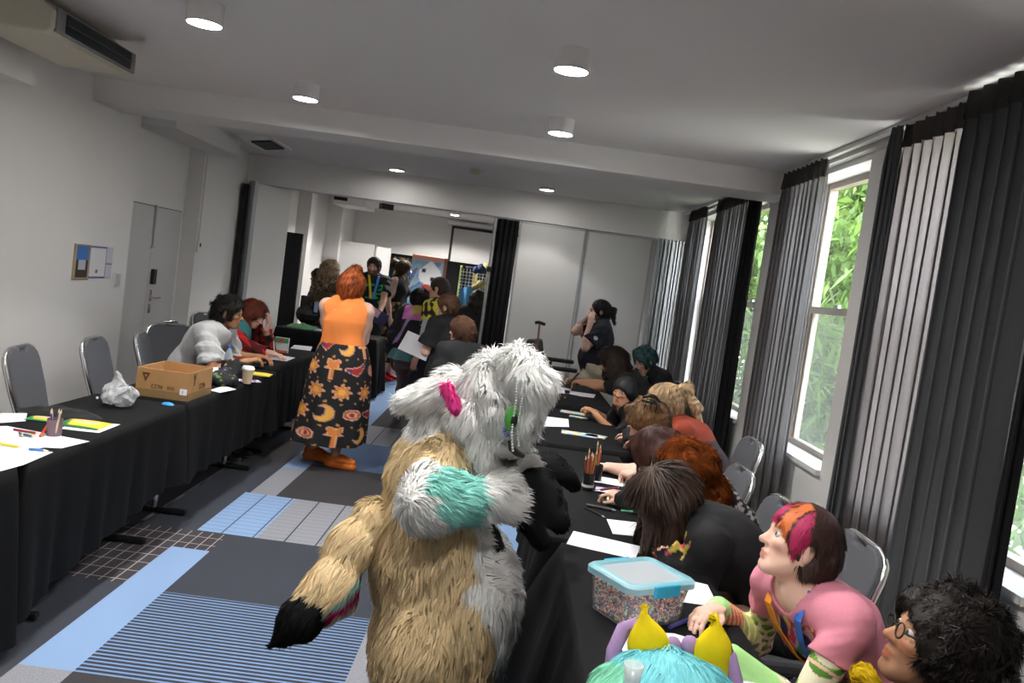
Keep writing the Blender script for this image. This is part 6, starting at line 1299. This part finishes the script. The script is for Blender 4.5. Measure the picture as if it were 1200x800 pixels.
# ---------------------------------------------------------------- white and tan fur costume wearer (faces the window row)
SY = 2.5
TANF = A3(*srgb(238,214,170)); WHF = A3(*srgb(250,250,248)); TEALF = A3(*srgb(150,222,212)); PINKF = A3(*srgb(255,84,170)); BLKF = A3(.011,.011,.013); MAG = A3(*srgb(190,40,100))
root = thing('person', 'person in a white and tan dog fur costume with black paws', 'person', (-.2,2.52,0))
hipc = A3(*(-0.076, 2.500, 0.614)); bel = A3(*(-0.138, 2.500, 0.846)); chs = A3(*(-0.167, 2.500, 1.068)); nek = A3(*(-0.159, 2.520, 1.236)); hd = A3(*(-0.007, 2.500, 1.329))
X_ = A3(1,0,0); Y_ = A3(0,1,0); Z_ = A3(0,0,1)
hipL, hipR = hipc+A3(.03,.13,-.08), hipc+A3(-.02,-.12,-.08)
pr = [('c', hipc+A3(0,-.06,0), hipc+A3(0,.08,0), .185, .185, .06), ('c', hipc+A3(0,0,.02), bel, .19, .18, .08), ('c', bel, chs, .18, .128, .08), ('c', chs, nek, .125, .085, .06), ('e', hipc+A3(.06,0,.1), np.eye(3), (.16,.18,.18), .08)]
feet = []
for hj, fy in ((hipL,.15),(hipR,-.14)):
    kn = A3(hj[0]+.05, hj[1]+fy*.2, .46); an = A3(hj[0]-.02, hj[1]+fy*.2, .1)
    pr += [('c', hj, kn, .165, .12, .08), ('c', kn, an, .12, .09, .05), ('c', an-A3(.03,0,.02), an+A3(.14,0,-.03), .085, .075, .05)]; feet.append(an)
# arms: near (right) arm and far (left) arm
sR = A3(*(-0.133, 2.380, 1.129)); eR = A3(*(-0.158, 2.260, 1.038)); wR = A3(*(0.046, 2.340, 1.072)); sL = A3(*(-0.098, 2.640, 1.117)); eL = A3(*(0.015, 2.820, 0.960)); wL = A3(*(0.113, 2.800, 1.053))
pr += [('c', sR, eR, .076, .066, .04), ('c', eR, wR, .068, .058, .04), ('c', sL, eL, .08, .075, .05), ('c', eL, wL, .075, .066, .05)]
def paw(W, fw, up, k, s):
    fw = nz(fw); up = nz(A3(*up)-fw*(A3(*up)@fw)); lat = np.cross(fw, up)*s; P = [('s', W, W+fw*.11*k, .065*k, .07*k, up, .75, .04)]
    for i, (o, L_) in enumerate(((.055,.10),(.018,.125),(-.02,.12),(-.056,.095))):
        b = W+fw*.11*k+lat*o*k; q = b+nz(fw+lat*o*2.2-up*.15)*L_*.55*k; e = q+nz(fw-up*.9)*L_*.5*k; P += [('c', b, q, .031*k, .032*k, .015), ('c', q, e, .032*k, .028*k, .01)]
    b = W+fw*.04*k+lat*.06*k; P += [('c', b, b+nz(fw*.7+lat*.8-up*.3)*.08*k, .03*k, .027*k, .015)]
    return P
fR = A3(*(0.170, 2.440, 1.060))-wR; fL = A3(*(0.213, 2.880, 1.055))-wL
pawR = paw(wR+nz(fR)*.02, fR, (.1,-.75,.65), 1.08, 1); pawL = paw(wL+nz(fL)*.02, fL, (0,-.4,.9), .95, -1)
v = vol_of(pr+pawR+pawL, .011); V, Q = v.mesh()
back = nz(A3(-1,-.05,.12))
def segd(P, a, b): 
    d = b-a; t = np.clip(((P-a)@d)/(d@d), 0, 1); return np.linalg.norm(P-(a+t[:,None]*d), axis=1), t
def bodycol(P):
    c = np.tile(TANF, (len(P),1)); w = wob(P, .1, 3)[:,0]*.02
    # white belly: forward side
    z = P[:,2]; mid = np.interp(z, [.0,.45,.6,.8,1.0,1.2,1.4], [.1,.08,.05,-.02,.02,.02,0])
    c[P[:,0]+.25*(P[:,1]-2.5)+w > mid+bel[0]*0+(-.2+.2)*0+np.interp(z,[.4,.62,.85,1.05,1.25,1.35],[.0,.0,-.05,-.1,-.12,-.2])+.0] = WHF
    c[z < .18] = BLKF*1.2
    dR, tR = segd(P, sR, eR); dR2, tR2 = segd(P, eR, wR); dL, _ = segd(P, sL, eL); dL2, _ = segd(P, eL, wL); dp, _ = segd(P, wR+nz(fR)*.03, wR+fR*2.2); dpl, _ = segd(P, wL+nz(fL)*.03, wL+fL*2.2)
    arm = (dR2 < .1) | ((dR < .098) & (tR > .3)); c[arm] = WHF
    c[(dL2 < .1) | ((dL < .1) & (P[:,0] > sL[0]))] = WHF
    tl = (dR2 < .1) & ((P-eR)@nz(A3(.8,-.1,.6))+w*.8 > .03) & ((P-eR)@nz(A3(1,0,.15))+w < .15); c[tl] = TEALF
    bl = ((P-wR)@nz(fR) > .012) & (dp < .2) & ((P-wR)@nz(fR) > .03) & (np.linalg.norm(P-wR, axis=1) < .42); c[bl] = BLKF
    bl = ((P-wL)@nz(fL) > .012) & (dpl < .12) & (P[:,1] > 2.62) & (np.linalg.norm(P-wL, axis=1) < .42); c[bl] = BLKF
    ruff = (np.linalg.norm((P-nek-A3(-.03,-.02,.03))/A3(1.2,1.3,.8), axis=1)+w < .1) & (P[:,2] > chs[2]+.1); c[ruff] = WHF
    return c
def bodycomb(P):
    d = np.tile(A3(-.12,-.05,-1), (len(P),1)); dR2, t2 = segd(P, eR, wR); dL2, _ = segd(P, eL, wL); pw = (np.linalg.norm(P-wR-fR, axis=1) < .3) & ((P-wR)@nz(fR) > 0); a = dR2 < .1; d[a] = nz(wR-eR)*.9+A3(0,0,-.5); b = dL2 < .1; d[b] = nz(wL-eL); d[pw] = nz(fR); pl = (np.linalg.norm(P-wL-fL, axis=1) < .3) & ((P-wL)@nz(fL) > 0); d[pl] = nz(fL)
    return d
isblk = lambda P: (bodycol(P)[:,0] < .05)
Lf = lambda P: np.where(isblk(P), .016, np.where(P[:,2] > .3, .046, .03))
vis = lambda P: np.where(P[:,2] < .3, .25, np.where(isblk(P), 1.3, 1.0))
furmesh('body', FUR, root, V, Q, bodycol, 110000, L=Lf, w=.0036, comb=bodycomb, lift=.4, seed=3, mess=.24, clump=.05, keep=vis)
# shoulder ruff
rf = vol_of([('c', A3(*(-0.257, 2.440, 1.298)), A3(*(-0.143, 2.500, 1.331)), .028, .06, .05), ('c', A3(*(-0.226, 2.600, 1.279)), A3(*(-0.121, 2.600, 1.310)), .04, .06, .05), ('c', A3(*(-0.083, 2.400, 1.276)), A3(*(-0.033, 2.390, 1.166)), .045, .04, .04)], .011); rV, rQ = rf.mesh()
wh = lambda P: np.tile(WHF, (len(P),1))
furmesh('neck_ruff', FUR, root, rV, rQ, wh, 16000, L=.06, w=.0036, comb=lambda P: (P-A3(*(-0.072, 2.500, 1.388)))+A3(-.05,-.02,-.05), lift=.3, seed=4, mess=.25)
# tail
tp = [A3(*(-0.317, 2.440, 0.920)), A3(*(-0.369, 2.380, 0.853)), A3(*(-0.400, 2.300, 0.750)), A3(*(-0.464, 2.240, 0.678)), A3(*(-0.517, 2.200, 0.622))]
tr_ = [.06,.055,.062,.05,.012]; tv = vol_of([('c', tp[i], tp[i+1], tr_[i], tr_[i+1], .05) for i in range(4)], .01); tV, tQ = tv.mesh(); tax = nz(tp[4]-tp[1])
def tailcol(P):
    c = np.tile(TANF, (len(P),1)); s = (P-tp[2])@tax+wob(P,.07,4)[:,0]*.012; b = (P-tp[2])@nz(A3(.75,.0,-.55))
    c[(b > .03)] = A3(*srgb(150,190,180)); c[(b > .042)] = MAG; c[(b > .058)] = A3(*srgb(214,196,190)); c[s > .055] = BLKF; return c
furmesh('tail', FUR, root, tV, tQ, tailcol, 26000, L=lambda P: np.where(tailcol(P)[:,0] < .05, .028, .045), w=.0036, comb=tuple(tax), lift=.3, seed=5, mess=.22)
# head: faces +x and down, muzzle low at the right
hF = nz(A3(.62,-.12,-.77)); hR = nz(np.cross(hF, A3(0,0,1))); hU = np.cross(hR, hF); R3 = ROWS(hF, hR, hU)
mz = A3(*(0.072, 2.420, 1.212)); jaw = A3(*(-0.007, 2.420, 1.214))
hp = [('e', hd, np.eye(3), (.12,.13,.115), .05), ('e', hd+A3(.02,-.02,-.06), np.eye(3), (.095,.11,.1), .05), ('c', A3(*(0.012, 2.430, 1.274)), mz, .075, .036, .04), ('c', jaw, A3(*(0.047, 2.440, 1.205)), .055, .034, .04)]
hv = vol_of(hp, .009); hv.put(('xc', A3(*(0.052, 2.360, 1.211)), A3(*(0.091, 2.400, 1.186)), .006, .006, .004)); hV, hQ = hv.mesh()
def headcol(P): return np.tile(WHF, (len(P),1))
smooth_ = lambda P: np.where((np.linalg.norm(P-jaw-A3(-.0,0,0.02), axis=1) < .085) | (np.linalg.norm(P-mz, axis=1) < .06), .012, np.where(P[:,2] > hd[2]-.05, .055, .05))
top = hd+A3(-.02,-.03,.15)
def headcomb(P): d = P-top; return d/np.linalg.norm(d, axis=1)[:,None]+A3(.1,0,-.5)
furmesh('costume_head', FUR, root, hV, hQ, headcol, 60000, base=.9, L=smooth_, w=.0034, comb=headcomb, lift=.5, seed=6, mess=.35, clump=.05)
def flop(name, prs, n, seed, col, comb, L=.06):
    v = vol_of(prs, .009); V, Q = v.mesh(); cf = lambda P: np.tile(col, (len(P),1)); return furmesh(name, FUR, root, V, Q, cf, int(n*1.8), L=L, w=.0034, comb=comb, lift=.4, seed=seed, mess=.3)
flop('ear', [('c', A3(*(0.046, 2.420, 1.434)), A3(*(0.096, 2.360, 1.397)), .05, .045, .03), ('c', A3(*(0.096, 2.360, 1.397)), A3(*(0.089, 2.340, 1.300)), .045, .022, .03)], 7000, 7, WHF, (.15,-.1,-1))
flop('ear', [('c', A3(*(0.043, 2.600, 1.426)), A3(*(0.112, 2.680, 1.376)), .05, .04, .03), ('c', A3(*(0.112, 2.680, 1.376)), A3(*(0.122, 2.700, 1.307)), .04, .02, .03)], 4000, 8, WHF, (.15,.1,-1))
flop('nape_tuft', [('c', A3(*(-0.151, 2.360, 1.356)), A3(*(-0.122, 2.340, 1.316)), .013, .014, .02)], 1500, 9, PINKF, (.25,-.1,-.9), .028)
m = MB().col(tuple(srgb(70,150,60))); gc = A3(*(0.044, 2.310, 1.304)); m.ball(gc, (.02,.012,.036), 14); m.col((.01,.01,.01)).ball(gc+A3(.006,-.006,-.004), (.011,.009,.02), 10); m.build('eye', SHOE, root, smooth=True)
m = MB().col((.01,.01,.012)).tube([(0.046, 2.335, 1.235), (0.056, 2.335, 1.214), (0.073, 2.345, 1.200), (0.092, 2.360, 1.192)], [.006,.011,.01,.008], 8); m.build('mouth_line', SHOE, root, smooth=True)
m = MB().col(tuple(srgb(90,110,170)));
for p in ((591,504),(596,502),(594,509),(600,506)): m.ball((0.040, 2.330, 1.263) if False else A3(*(0.038, 2.325, 1.263))+A3((p[0]-595)*.0026,0,-(p[1]-505)*.0026), .0065, 8)
m.build('cheek_spots', SHOE, root, smooth=True)
for k_, (x0, x1) in enumerate((((604,440),(601,528)),((608,446),(607,520)))):
    pass
A = [(A3(*(0.038, 2.300, 1.421)), A3(*(0.059, 2.300, 1.215))), (A3(*(0.053, 2.300, 1.414)), A3(*(0.074, 2.310, 1.229)))]
m = MB()
for a, b in A:
    for i in range(26): m.ball(a+(b-a)*i/25+A3(.004*math.sin(i*.25),0,0), .0042, 6)
m.build('bead_chain', mat('pearl_beads', srgb(206,212,210), .25), root, smooth=True)
# ---------------------------------------------------------------- aqua costume head with yellow horns lying on the near end of the table
AQ = A3(*srgb(146,228,236)); GRN = A3(*srgb(160,236,206)); YEL = A3(*srgb(255,228,36)); LAV = A3(*srgb(160,130,176))
ac = A3(*(0.390, 1.500, 0.878)); ar = thing('costume_head', 'aqua fur costume head with yellow horns and lavender ears at the near table end', 'costume head', (ac[0],ac[1],.745))
ac[2] = .915
v = vol_of([('e', ac, np.eye(3), (.15,.14,.115), .03), ('e', ac+A3(-.03,-.02,-.06), np.eye(3), (.14,.14,.1), .04)], .008); V, Q = v.mesh(); V[:,2] = np.maximum(V[:,2], .75)
aqc = lambda P: np.where((P[:,0] < ac[0]-.085+wob(P,.05,2)[:,0]*.01)[:,None], GRN, AQ)
furmesh('aqua_head', FUR, ar, V, Q, aqc, 36000, base=.9, L=.045, w=.0022, comb=lambda P: (P-ac)*A3(1,1,.2)+A3(0,-.08,-.05), lift=.22, seed=12, mess=.16, keep=lambda P: (P[:,2] > .8)*1.0)
def horn(p0, p1, r0, seed, d=.62):
    q0, q1 = A3(*p0), A3(*p1); v = vol_of([('s', q0-(q1-q0)*.3, q0+(q1-q0)*.22, r0*1.2, r0*1.0, (0,1,0), d, .02), ('s', q0+(q1-q0)*.22, q1, r0*1.0, r0*.07, (0,1,0), d, .02)], .005); V, Q = v.mesh(); cf = lambda P: np.tile(YEL, (len(P),1))
    furmesh('horn', FUR, ar, V, Q, cf, 9000, base=.95, L=lambda P: np.where((P-q0)@nz(q1-q0) > .8*np.linalg.norm(q1-q0), .02, .009), w=.002, comb=tuple(q1-q0), lift=.35, seed=seed, mess=.3)
horn((0.356, 1.560, 1.009), (0.330, 1.560, 1.094), .036, 1); horn((0.478, 1.560, 1.019), (0.476, 1.560, 1.097), .031, 2)
def lav(pts, r, lab='ear'): 
    m = MB().tube([A3(*p) for p in pts], r, 12); m.c = [tuple(LAV)]*len(m.v); m.build(lab, FAB, ar, smooth=True)
lav(((0.286, 1.550, 0.956), (0.288, 1.570, 0.998), (0.304, 1.580, 1.041), (0.319, 1.580, 1.053), (0.329, 1.570, 1.033)), [.014,.014,.015,.014,.01], 'ear_loop'); lav(((0.495, 1.570, 1.044), (0.513, 1.560, 1.020), (0.529, 1.550, 0.976), (0.529, 1.540, 0.946)), [.012,.013,.014,.014], 'ear_loop')
for p in ((0.409, 1.600, 1.008), (0.442, 1.600, 1.015)):
    m = MB().ball(p, (.018,.014,.022), 12); m.c = [tuple(LAV)]*len(m.v); m.build('inner_ear', FAB, ar, smooth=True)
c = A3(*(0.288, 1.360, 1.059)); t = thing('clear_tube', 'small clear plastic ring cup in front of the aqua costume head', 'cup', tuple(c)); MB().lathe(c, [(.014,-.025),(.015,-.005),(.018,.012),(.015,.012),(.012,-.015)], 20).build('cup_wall', mat('clear_ring', srgb(225,230,232), .1, alpha=.45, var=.1), t, smooth=True)
